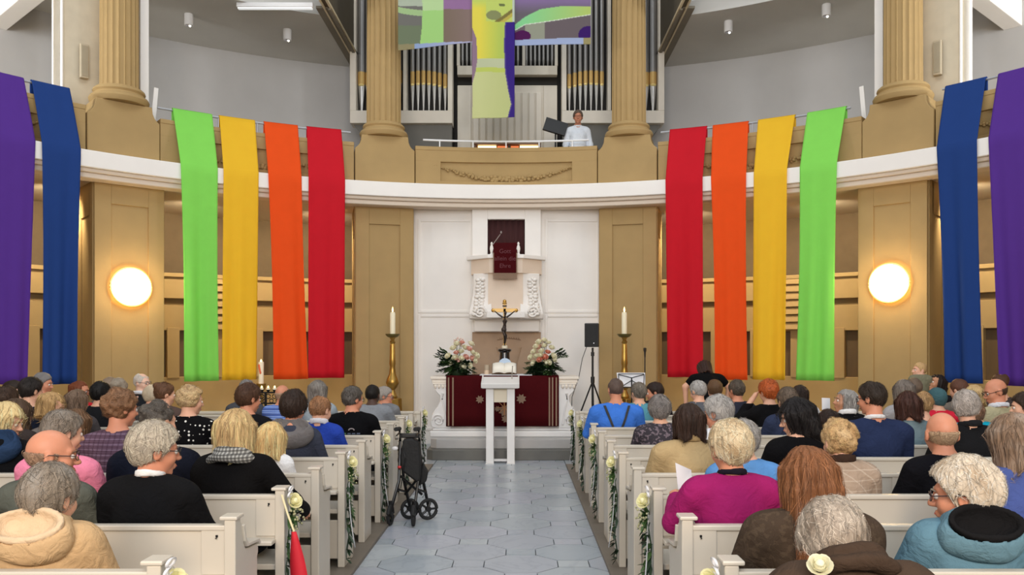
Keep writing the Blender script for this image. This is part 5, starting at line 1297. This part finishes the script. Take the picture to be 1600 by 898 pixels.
    iT = lambda X_,Y_,Z_: tuple(Rb[0,j]*(X_-T[1][0])+Rb[1,j]*(Y_-T[1][1])+Rb[2,j]*(Z_-T[1][2]) for j in range(3))
    zn = P(0,0,1.075)[2]; zh = hip-.06*s
    def topcut(a,b,c):
        x,y,z = iT(a,b,c); d = np.maximum(z-zn-.012-.0*y, zh-z+0*x)
        return np.maximum(d, .060*s+g*.25-capd(a,b,c,neckA+(neckB-neckA)*.25,neckB,0,0))
    def topfill(f):
        torso(f, g)
        for i in (0,1):
            if sleeve > .5: arm(f, i, g, 1.02, (sleeve-.5)*2)
            else: f.cap(sho[i], sho[i]+(elb[i]-sho[i])*sleeve*2, .054*s*w+g, .050*s+g, .03)
    to = shell('jacket' if g > .018 else 'shirt', cloth_mat(top, pat), topfill, lo, hi, .0042 if g < .018 else .0062, 34 if g < .018 else 27, topcut)
    plo = np.array([*hipJ,*knee,*ank]).min(0)-.14; phi = np.array([*hipJ,*knee,*ank]).max(0)+.14
    def legfill(f):
        f.ell(P(0,.0,.56), (.170*s*w+.010,.125*s*w+.010,.128*s), .05, T)
        for i in (0,1): leg(f, i, .012)
    shell('trousers', cloth_mat(legs), legfill, plo, phi, .003, 24, lambda a,b,c: np.maximum(c-hip-.07*s+0*a+0*b, min(ank[0][2],ank[1][2])-.01-c), max(.02, hg*1.6))
    nc = (neckA*.55+neckB*.45); nd = neckB-neckA; nd /= np.linalg.norm(nd)
    def ringd(a,b,c,R,r,zs=1.,off=(0,0,0),tilt=.25):
        x,y,z = iT(a,b,c); o = P(0,-.036,1.07); x = x-o[0]-off[0]; y = y-o[1]-off[1]; z = z-o[2]-off[2]+y*tilt*(-1)*-1
        rho = np.sqrt(x*x+(y*.95)**2); return np.sqrt((rho-R)**2+(z/zs)**2)-r
    nlo = tp(P(0,-.036,1.07))-np.array((.24,.26,.22)); nhi = tp(P(0,-.036,1.07))+np.array((.24,.22,.20))
    if collar:
        R_, zs_ = {'shirt':(.066,1.9), 'coat':(.080,2.8), 'turtle':(.062,3.2)}[collar]
        shell('collar', cloth_mat(colc or top), lambda f: f.add(lambda a,b,c: ringd(a,b,c,R_*s,.010,zs_,(0,0,.018)), nlo, nhi, 0), nlo, nhi, .0015, 40, None, min(hg,.009))
    if scarf:
        shell('scarf', cloth_mat(*scarf) if isinstance(scarf[0], tuple) else cloth_mat(scarf), lambda f: (f.add(lambda a,b,c: ringd(a,b,c,.088*s,.036,.95,(0,-.005,.012)), nlo, nhi, .02), f.add(lambda a,b,c: ringd(a,b,c,.125*s,.034,.8,(0,-.01,-.03)), nlo, nhi, .03)), nlo, nhi, .009, 45)
    if hood:
        oc, orr = P(0,-.150,1.035), np.array((.205*s,.115*s,.135*s)); ic, ir = P(0,-.190,1.115), np.array((.172*s,.102*s,.108*s))
        def hf(f):
            f.ell(oc, orr, .03, T); f.add(lambda a,b,c: ringd(a,b,c,.105*s,.030,1.2,(0,-.015,.012)), nlo, nhi, .05)
        neckhole = lambda a,b,c: .066*s-np.sqrt(iT(a,b,c)[0]**2+(iT(a,b,c)[1]+.02)**2)
        shell('hood', cloth_mat(hood), hf, nlo-.04, nhi, .0075, 34, lambda a,b,c: np.maximum(smax(-elld(*iT(a,b,c), ic, ir)-.0, -9+0*a, .01), neckhole(a,b,c)), min(hg,.010))
        if hoodc:
            shell('hood_lining', cloth_mat(hoodc), lambda f: f.add(lambda a,b,c: np.maximum(np.maximum(np.abs(elld(*iT(a,b,c), ic, ir)+.012)-.014, elld(*iT(a,b,c), oc, orr+.012)), np.maximum(neckhole(a,b,c), (iT(a,b,c)[2]-ic[2])*.75-(iT(a,b,c)[1]-ic[1])*.66)), nlo-.04, nhi, 0), nlo-.04, nhi, .003, 34, None, min(hg,.009))
    # ---- hair
    if hair and hair != 'none':
        ext = np.array((.17,.20,.20))+big
        hlo, hhi = hcen-ext, hcen+ext
        if hair == 'long': hlo = hlo-np.array((.03,.12,.36))
        if hair == 'mid': hlo = hlo-np.array((0,0,.06))
        hh = max(.0062, h*.85) if dist > 3 else .0062
        f = Field(np.arange(hlo[0],hhi[0],hh), np.arange(hlo[1],hhi[1],hh), np.arange(hlo[2],hhi[2],hh))
        A = f.xs[:,None,None], f.ys[None,:,None], f.zs[None,None,:]
        f.D = (hair_sdf(*hloc(*A), hair, seed, big)*hd).astype(np.float32)
        V, Q = nets(f); nq = len(Q)
        if hair not in ('cap', 'crop') and dist < 10.5 and nq:
            fl = 'down' if hair in ('mid','long','bob') else ('curl' if hair == 'curly' else 'back')
            n_ = int(np.interp(dist, [3, 5, 10], [1500, 900, 260])*(.35 if hair == 'bald' else (1.7 if hair == 'long' else 1)))
            V, Q, nq = add_strands(V, Q, lambda a,b,c: hair_sdf(*hloc(a,b,c), hair, seed, big)*hd, n_, {'down':.16,'curl':.05,'back':.05}[fl], max(.0009, dist*.00027), seed, fl)
        hm_ = hair_mat(hc, hair == 'curly', two) if hair != 'cap' else cloth_mat(hc)
        hm2 = hair_mat(tuple(min(250, int(v*1.22+8)) for v in hc)) if hair != 'cap' else hm_; hm3 = hair_mat(tuple(int(v*.74) for v in hc)) if hair != 'cap' else hm_
        hme = npmesh('hair', V, Q); mi_ = np.zeros(len(Q), np.int32)
        if len(Q) > nq: mi_[nq:] = np.repeat(np.random.RandomState(seed).randint(0, 3, (len(Q)-nq)//5), 5)
        hme.polygons.foreach_set('material_index', mi_)
        ho = link('hair' if hair != 'cap' else 'cap', hme, [hm_, hm2, hm3], t)
    hM = Matrix.Translation(Vector(hcen)) @ (Matrix(Rh.tolist()).to_4x4() @ Matrix.Scale(hd, 4))
    if glasses:
        mb = MB(); mb.M = hM
        for q in (-1,1):
            mb.tube([(q*.032+.021*math.cos(i*.449), .108-.012*abs(math.cos(i*.449))*(1 if math.cos(i*.449)*q > 0 else 0), .004+.017*math.sin(i*.449)) for i in range(14)], .0022, 6, closed=True)
            mb.tube([(q*.054,.098,.008),(q*.083,.06,.012),(q*.086,-.01,.014),(q*.082,-.03,.0)], .0024, 6)
        mb.tube([(-.011,.110,.008),(0,.113,.010),(.011,.110,.008)], .002, 6); mb.build('glasses', mat('glasses_frame_%d' % glasses[0], glasses, .3, var=0), t)
    if dist < 13 and (abs(yaw+body) > 35 or pitch < -5 or stand or fine):
        for q in (-1,1):
            mb = MB(); mb.M = hM; mb.sphere((q*.031,.082,.003), .0118, 12, 8); ey = mb.build('eye', mat('eye_white', (225,215,205), .25), t)
            mb = MB(); mb.M = hM; mb.sphere((q*.031,.0898,.003), (.0058,.0045,.0058), 10, 6); mb.build('iris', mat('eye_iris', (48,38,30), .2), ey)
            mb = MB(); mb.M = hM; mb.tube([(q*.012,.098,.024),(q*.03,.098,.030),(q*.048,.084,.024)], [.003,.0035,.002], 6); mb.build('eyebrow', hair_mat(tuple(int(v*.75) for v in hc)), t)
        mb = MB(); mb.M = hM; mb.sphere((0,.0985,-.0635), (.019,.0035,.0042), 12, 6); mb.build('lips', mat('lips', (186,104,92), .45), t)
    if extra: extra(t, dict(P=P, T=T, tp=tp, sho=sho, elb=elb, wri=wri, hcen=hcen, hM=hM, s=s, w=w, seat=seat, hip=hip, top=to, seed=seed))
    return t
GREY, LGREY, WHITE, DGREY = (140,132,124), (176,168,158), (214,206,196), (92,86,80)
BLOND, DBLOND, BROWN, DBROWN, BLACK, GBROWN, RED, AUB = (214,184,132), (170,138,98), (96,66,44), (58,40,31), (26,22,21), (118,98,80), (158,78,40), (112,60,36)
BLK, NAVY, CHAR = (26,26,28), (34,42,64), (52,52,54)
def sit(row, px, py, label, dy=0., **k):
    Y = P0+DP*(row-1)+.245+dy; p = W(px, py, Y)
    return person(p.x, Y, p.z, label, foot=PZ, **k)
hold = lambda q: None
# ---- additions for single figures
def surf(J, x, z):      # y of the back of the clothes at (x, z) in the figure's frame
    me = J['top'].data; co = np.empty(len(me.vertices)*3, np.float32); me.vertices.foreach_get('co', co); co = co.reshape(-1,3)
    d = (co[:,0]-x)**2+(co[:,2]-z)**2; m = (d < .02**2)
    return co[m][:,1].min() if m.any() else -.17
def back_print(t, J):
    P, tp = J['P'], J['tp']; t2 = thing
    mb = MB(); n = 9
    pp = [P(.02+.024*math.cos(math.pi*i/n), 0, .905+.018*math.sin(math.pi*i/n)) for i in range(n+1)]; mb.tube([(p[0], surf(J,p[0],p[2])-.002, p[2]) for p in pp], .006, 6); mb.build('rainbow_print', mat('print_grey', (150,140,140), .8), t)
    for i, c in enumerate(((150,50,60),(160,130,60),(70,110,80),(80,90,110),(80,90,110),(80,90,110))):
        mb = MB(); a = P(-.12+.04*i, 0, .872); a[1] = surf(J,a[0],a[2])+.001; mb.box(a[0]-.016, a[0]+.016, a[1]-.006, a[1]+.012, a[2]-.006, a[2]+.006); mb.build('print_mark', mat('print_%d' % c[0], c, .8), t, smooth=False)
def braces(t, J):
    P = J['P']; m = mat('brace_black', (18,18,20), .6); vs = []
    for q in (-1,1):
        top = J['top']; mb = MB(); L = []
        for i in range(11):
            u = i/10; x = q*(.105-.09*u); z = 1.055-.30*u
            p = P(x,0,z); p[1] = surf(J,p[0],p[2])-.004; L.append(Vector(p))
        mb.sheet([[p+Vector((-.013,0,0)) for p in L], [p+Vector((.013,0,0)) for p in L]]); mb.build('suspender', m, t, solid=.012, smooth=False)
def sheet_in_hand(t, J): pass
# ================= rollator side (left of the aisle), from the camera towards the altar
sit(0, 76, 727, 'person in a hooded beige anorak with grey-brown hair, nearest on the rollator side', yaw=14, hc=(128,116,102), two=(156,150,142), skin='fair', top=(188,156,116), hood=(196,164,124), hoodc=(208,182,150), g=.030, w=1.12, big=.008, legs=(60,60,64), hd=1.06)
sit(1, 78, 668, 'bald man with glasses in a grey-green jacket, ahead of the beige anorak', yaw=62, pitch=4, hair='bald', hc=(150,120,98), skin='ruddy', top=(86,88,80), glasses=(70,54,50), g=.024, w=1.06, collar='shirt', colc=(70,72,66), hd=1.12, legs=(60,60,66))
sit(1, 240, 661, 'silver-haired man with dark glasses in a black jacket and white collar, second row', yaw=52, pitch=6, hc=(176,164,146), two=(150,140,126), skin='ruddy', top=(17,17,19), glasses=(24,22,22), g=.022, w=1.08, collar='shirt', colc=(232,230,228), big=.010, hd=1.1)
sit(2, 97, 642, 'person in a pink top with grey-brown hair, partly behind the bald man with glasses', yaw=40, hc=(118,106,94), two=(150,144,136), top=(226,132,160), w=1.08, big=.006, hd=1.05)
sit(2, 246, 625, 'man with curly dark grey hair in a navy jacket, just behind the silver-haired man', yaw=30, hair='curly', hc=(84,78,72), top=(18,21,33), g=.022, w=1.1, big=-.012)
sit(2, 368, 641, 'woman with blonde bob, grey checked scarf and black cardigan', yaw=10, hair='mid', hc=(196,166,118), two=(168,132,88), skin='fair', top=(15,14,15), fem=True, g=.024, w=1.1, scarf=((118,116,112), 'tweed'), big=.010, pitch=10, arms=[None, ((.34,.02,.75),(.33,.28,.66))])
sit(3, 188, 609, 'man with curly red-brown hair in a purple checked shirt', yaw=38, hair='curly', hc=(126,92,66), skin='ruddy', top=(88,66,80), pat='plaid', w=1.14, big=.004)
sit(3, 8, 628, 'young woman with blonde hair in a dark coat, at the picture edge, looking down', yaw=88, pitch=18, hair='bob', hc=(214,190,138), skin='fair', top=(17,18,21), fem=True, g=.022, w=1., hood=(40,60,90))
sit(3, 423, 659, 'girl with long straight blonde hair in a white top', yaw=6, hair='mid', hc=(222,184,128), two=(196,154,100), top=(236,236,238), w=.86, pitch=12)
sit(4, 458, 612, 'boy with thick dark brown hair in a grey hooded jacket', yaw=8, hc=(48,35,28), skin='ruddy', top=(58,62,76), hood=(108,104,104), g=.018, big=.016, pitch=8)
sit(4, 118, 638, 'woman with long brown hair behind the man in the purple checked shirt', yaw=25, hair='long', hc=(104,76,54), top=(50,46,46), fem=True)
sit(5, 297, 603, 'woman with curly blonde-grey hair in a black top with white dots', yaw=48, hair='curly', hc=(190,160,118), two=(166,140,108), top=(15,14,16), pat='dots', fem=True, w=1.12, big=.0)
sit(5, 388, 600, 'man with dark brown hair in a black jacket beside the woman in dotted top', yaw=40, hc=(76,52,38), skin='ruddy', top=(20,19,22), g=.018, big=.008, w=1.02)
sit(5, 500, 617, 'elderly person with thinning light brown hair in a blue jacket with white collar', yaw=28, hair='thin', hc=(150,108,76), skin='fair', top=(40,66,160), collar='coat', colc=(222,220,226), g=.016, pitch=14, hd=1.08)
sit(6, 48, 590, 'man with thick black-brown hair in a dark navy jacket, upright near the purple banner', yaw=30, hc=(38,32,30), top=(32,36,50), g=.016, w=.98, big=.006, s=1.05)
sit(5, 80, 611, 'blonde child with fringe looking down beside the dark navy jacket', yaw=80, pitch=22, hair='bob', hc=(176,142,96), skin='fair', top=(120,112,108), w=.8, s=.86, big=-.008)
sit(4, 26, 622, 'person with brown hair between the blonde young woman and the man in dark navy', yaw=20, hair='mid', hc=(78,60,46), top=(60,52,50), w=.9, fem=True, s=.95)
sit(5, 9, 603, 'person with short dark brown hair at the picture edge below the purple banner', yaw=10, hc=(60,44,34), top=(60,54,52))
sit(7, 20, 594, 'person with dark hair and pale face at the picture edge, close to the purple banner', yaw=95, hc=(48,38,32), skin='pale', top=(60,58,60))
sit(8, 66, 582, 'grey-haired man in profile between the purple and blue banners', yaw=85, hc=(128,124,122), skin='ruddy', top=(60,62,66))
sit(6, 120, 607, 'woman with grey-brown wavy hair behind the long brown hair', yaw=24, hair='bob', hc=(110,90,74), top=(70,66,68), fem=True, big=-.004)
sit(8, 124, 593, 'woman with auburn hair and glasses in a red top, turned to the aisle', yaw=85, hair='bob', hc=AUB, skin='ruddy', top=(190,36,46), fem=True, glasses=(60,40,40), scarf=(228,220,216), big=-.010)
sit(7, 156, 597, 'person with short black hair in a dark coat beside the grey curls', yaw=5, hc=(22,20,20), top=(30,31,34), big=.008, g=.016)
sit(8, 186, 590, 'woman with grey curls and a hair clip before the lamp pilaster', yaw=20, hair='curly', hc=(150,138,122), top=(86,82,80), fem=True, big=-.010)
sit(9, 172, 589, 'person with grey-brown hair just behind the grey curls near the pilaster', yaw=25, hc=(140,122,104), top=(110,104,100))
sit(9, 221, 582, 'pale bald man with glasses and white collar facing the aisle before the lamp pilaster', yaw=105, pitch=2, hair='thin', hc=(206,196,184), skin='pale', top=(40,42,46), glasses=(60,56,54), collar='coat', colc=(236,236,238))
sit(8, 238, 602, 'person with pale blond-grey hair beside the woman with the hair bun', yaw=30, hc=(196,178,152), top=(96,92,90), big=.004)
sit(7, 257, 597, 'woman with brown hair tied in a bun', yaw=50, hair='bun', hc=(98,68,48), top=(86,70,64), fem=True)
sit(8, 385, 593, 'grey-haired person hidden up to the crown behind the dark brown haired man', yaw=0, hc=(126,124,124), top=(70,72,78))
sit(8, 441, 600, 'bald man in a blue striped shirt', yaw=15, hair='bald', hc=(170,140,116), skin='ruddy', top=(70,100,178), pat='stripe', w=1.12)
sit(8, 497, 593, 'woman with long wavy grey hair before the red banner', yaw=14, hair='mid', hc=(126,120,114), two=(84,74,68), top=(150,160,168), fem=True)
sit(6, 551, 603, 'man with glasses in a black t-shirt with a small rainbow print on the back', yaw=44, pitch=6, hc=(76,70,64), two=(120,116,112), skin='ruddy', top=(12,12,15), glasses=(60,36,34), w=1.16, extra=back_print)
sit(8, 582, 600, 'dark-skinned man with cropped black hair in a grey jacket', yaw=10, hair='crop', hc=(26,22,20), skin='dark', top=(128,132,138), g=.020, w=1.12)
sit(9, 601, 603, 'grey-haired person with glasses in profile next to the tall candlestick', yaw=85, hc=(150,142,134), skin='ruddy', top=(120,122,126), glasses=(50,46,44))
# ================= other side of the aisle, from the camera towards the altar
sit(-1, 1352, 812, 'grey-haired person in a dark brown coat bowed low at the bottom edge', yaw=12, pitch=44, hc=(168,156,142), two=(110,92,74), top=(70,56,46), g=.036, w=1.15, scarf=(66,52,42), hd=1.08, big=.016, lean=20, s=.93, dy=-.10)
sit(0, 1264, 700, 'girl with very long straight auburn-brown hair in a dark fur-like jacket', yaw=-4, hair='long', hc=(126,82,52), two=(104,66,42), top=(66,54,44), pat='fur', fem=True, g=.034, w=1.2, big=.008)
sit(0, 1508, 719, 'white-haired man with glasses in a teal anorak with black hood lining', yaw=-56, pitch=6, hair='short', hc=(206,192,172), two=(160,134,104), skin='ruddy', top=(92,126,142), hood=(96,128,142), hoodc=(22,21,22), glasses=(60,48,40), g=.034, w=1.14, big=.016, hd=1.12, collar='turtle', colc=(214,92,84))
sit(1, 1141, 660, 'person with white-blond short hair in a magenta fleece with a dark collar', yaw=-18, pitch=6, hc=(206,186,152), two=(176,146,108), skin='ruddy', top=(146,30,92), g=.022, w=1.1, collar='shirt', colc=(30,26,36), big=.014, hd=1.04,
    arms=[((-.27,.06,.80),(-.22,.30,.87)), None])
sit(1, 1586, 646, 'woman with long brown-grey hair in a blue-violet jacket at the picture edge', yaw=-26, hair='mid', hc=(128,104,84), two=(158,142,128), top=(72,86,142), fem=True, g=.026, w=1.1, big=.006)
sit(2, 1162, 655, 'grey-haired person in a light blue denim shirt hidden behind the white-blond head', yaw=-14, hc=(140,136,132), top=(90,140,196), w=1.1)
sit(2, 1312, 657, 'elderly woman with fluffy blonde hair in a quilted beige jacket', yaw=-8, hair='curly', hc=(188,152,106), two=(206,178,136), top=(164,144,126), pat='quilt', fem=True, g=.024, w=1.0, collar='coat', colc=(60,44,36), big=.002)
sit(2, 1473, 641, 'bald man in a black sweater', yaw=6, hair='bald', hc=(180,150,120), skin='ruddy', top=(14,14,19), g=.016, w=1.12, hd=1.14, pitch=2)
sit(2, 1582, 664, 'person in a navy jacket mostly hidden behind the brown-grey haired woman', yaw=0, hc=(70,56,48), top=(38,46,84), w=1.16, g=.022)
sit(3, 1077, 631, 'person with dark brown bob in a sand-coloured jacket', yaw=2, hair='bob', hc=(52,36,28), top=(176,152,112), g=.026, w=1.16, collar='coat', colc=(160,134,94), fem=True, big=.006)
sit(3, 1245, 623, 'woman with long black hair in a black blazer, in profile', yaw=-88, pitch=14, hair='long', hc=(26,22,22), skin='fair', top=(15,14,16), fem=True, g=.018, w=1.0, big=.010)
sit(4, 1122, 619, 'grey-haired man with a pale shirt, face turned away from the lectern side', yaw=-48, hc=(150,146,142), two=(196,190,184), skin='ruddy', top=(226,226,230), w=1.06, big=.010, hd=1.08)
sit(4, 1363, 597, 'man with short dark hair and glasses in a navy suit jacket', yaw=-40, pitch=8, hc=(50,40,33), skin='ruddy', top=(36,46,76), glasses=(30,26,26), g=.020, w=1.16, collar='shirt', colc=(228,226,226), big=.002)
sit(4, 1512, 611, 'grey-haired man with glasses in a black jacket over turquoise', yaw=28, pitch=14, hc=(160,150,142), two=(186,178,172), skin='fair', top=(24,24,26), g=.022, w=1.2, collar='coat', colc=(34,34,36), hd=1.1, big=.006)
sit(5, 1031, 619, 'person with grey bowl-cut hair in a dark patterned blouse', yaw=6, hair='short', hc=(124,118,114), two=(90,84,82), top=(58,54,60), pat='floral', fem=True, w=1.12, big=.012)
sit(5, 1420, 612, 'woman with dark brown bob in a grey-teal top', yaw=6, hair='bob', hc=(66,40,32), top=(108,126,132), fem=True, big=.006, w=1.05)
sit(5, 1295, 641, 'child with dark brown hair low in the pew before the navy suit', yaw=0, hc=(46,34,29), top=(40,38,42), s=.74, w=.85, big=.006)
sit(6, 1231, 606, 'person with short grey-brown hair in a dark navy top', yaw=-8, hc=(98,84,72), top=(46,54,78), w=1.1, big=.008)
sit(6, 1322, 606, 'smiling grey-haired woman in a black blazer with white collar, in profile', yaw=-88, pitch=-6, hair='bob', hc=(142,138,134), skin='tan', top=(17,17,19), fem=True, collar='coat', colc=(232,232,232), big=-.008)
sit(6, 1444, 612, 'child with dark blond hair beside the teal cap', yaw=20, hc=(166,132,92), top=(96,92,92), s=.85, w=.8)
sit(7, 1464, 606, 'small child with teal cap and red jacket', yaw=-20, hair='cap', hc=(66,98,104), top=(206,40,62), s=.9, w=1.05)
sit(5, 1521, 624, 'person in a turquoise top mostly hidden behind the black jacket', yaw=0, hc=(120,90,70), top=(24,160,188), w=1.3, s=.92)
sit(6, 1557, 590, 'balding man with dark glasses in a khaki jacket, in profile', yaw=-84, pitch=16, hair='bald', hc=(72,54,42), skin='ruddy', top=(178,168,134), glasses=(22,18,18), g=.018, w=1.1, collar='coat', colc=(226,226,232), hd=1.08)
sit(7, 962, 590, 'man in a blue shirt with black crossed suspenders', yaw=-8, hc=(92,76,68), skin='ruddy', top=(64,118,208), w=1.24, extra=braces, hair='crop')
sit(7, 1201, 594, 'person with copper red hair in a black jacket, one hand raised to the ear', yaw=-18, hair='short', hc=(172,84,40), skin='fair', top=(17,16,18), g=.016, w=1.0, big=.012, fine=True, arms=[((-.31,.10,.90),(-.155,.11,1.12)), None])
sit(8, 1251, 600, 'person with dark bob in a white top', yaw=30, hair='bob', hc=(48,38,34), top=(232,232,236), fem=True, big=-.006)
sit(7, 1412, 592, 'person with straight grey hair beyond the dark brown bob', yaw=-10, hair='bob', hc=(118,108,100), top=(160,158,160), fem=True, big=-.002)
sit(8, 998, 597, 'person with short grey-brown hair in a teal jacket beside the blue shirt', yaw=-20, hc=(112,104,94), top=(88,146,160), hair='short')
sit(9, 1023, 597, 'person with dark hair and reddish face turned towards the man with suspenders', yaw=-80, pitch=10, hair='short', hc=(44,32,28), skin='ruddy', top=(36,34,38), big=.004)
sit(8, 1091, 594, 'person with silver hair just behind the bent woman in black', yaw=-30, pitch=14, hc=(168,164,160), top=(90,92,98))
sit(9, 1117, 594, 'person with thick brown hair in front of the bent woman in black', yaw=-5, hc=(98,72,50), top=(60,56,58), big=.010)
sit(8, 1151, 593, 'person with dark grey-brown hair in a dark jacket by the orange banner', yaw=-25, hc=(82,72,62), skin='ruddy', top=(44,46,58), g=.016)
sit(8, 1429, 590, 'person with short brown-grey hair just below the toddler', yaw=10, hc=(110,94,80), top=(100,100,92))
sit(9, 1464, 583, 'woman with long black curls looking up to the side', yaw=-105, pitch=-16, hair='long', hc=(34,26,24), skin='tan', top=(32,30,34), fem=True, big=-.004, fine=True)
sit(8, 1499, 592, 'person with short chestnut hair before the blue banner', yaw=-30, pitch=10, hc=(94,62,48), top=(120,110,100))
sit(7, 1523, 599, 'child with light blonde hair between chestnut hair and the balding man', yaw=0, hair='bob', hc=(206,172,122), top=(90,86,86), w=.8, s=.88, big=-.01)
sit(8, 1562, 583, 'person with brown hair just behind the balding man in khaki', yaw=-20, hair='curly', hc=(84,56,40), top=(70,60,58), big=-.014)
sit(5, 1602, 612, 'dark-dressed person cut by the picture edge beside the khaki jacket', yaw=-70, hc=(60,46,38), top=(34,36,44))
# toddler standing on the second pew, held up above the heads
Yt = P0+DP*8+.30; pt = W(1437, 565, Yt)
person(pt.x, Yt, pt.z, 'blond toddler in a grey-green jacket standing on the pew above the other heads', yaw=-95, pitch=-4, hair='crop', hc=(196,160,112), skin='fair', top=(124,122,100), stand=True, foot=PZ+.445, hd=.86, w=.98, fine=True)
# woman in black bending forward before the first pews
Yw = 11.80; pw = W(1107, 562, Yw)
person(pw.x, Yw-.12, pw.z, 'woman in a black t-shirt bending forward, back to the camera, before the red banner', yaw=0, pitch=46, hair='mid', hc=(58,38,32), skin='fair', top=(13,13,15), stand=True, bend=36, sleeve=.2, g=.016, w=1.16, fem=True, fine=True, foot=PZ, s=.965,
       arms=[((-.315,.02,1.22),(-.30,.20,.98)), ((.315,.02,1.22),(.28,.24,1.0))], legs=(28,28,32), big=-.004)
# man on the gallery
YG = 15.2; pg = W(903, 172, YG)
person(pg.x, YG, pg.z, 'man with grey hair in a white shirt standing on the gallery beside the organ', yaw=4, body=180, pitch=6, hc=(104,88,76), skin='ruddy', top=(226,232,240), stand=True, foot=4.45, g=.018, w=1.02, fine=True, collar='shirt', colc=(232,236,242), glasses=(60,50,46))
# white sheet held by the person in magenta
sh = tag(MB().add([(-.03,0,0),(.055,.03,.015),(.05,.04,.10),(-.045,.0,.145)], [(0,1,2,3)]).build('song_sheet', paper, solid=.002, smooth=False), 'white song sheet held up by the person in magenta', 'paper')
ps = W(1068, 764, 4.52); sh.location = ps
# white ribbon bows on the nearest pew ends are part of their bouquets; loose white flower beside the bowed person
o = place_rose(None, W(1281, 884, 2.46), .038, (-.2,-.6,.7), rosew, 1); tag(o, 'white flower beside the bowed grey-haired person at the bottom edge', 'flower')
o = tag(MB().add([(-.045,0,0),(.045,.01,.0),(.05,.03,.12),(-.04,.02,.125)], [(0,1,2,3)]).build('song_sheet', paper, solid=.002, smooth=False), 'white song sheet before the smiling grey-haired woman', 'paper')
o.location = W(1291, 640, P0+DP*5+.62)
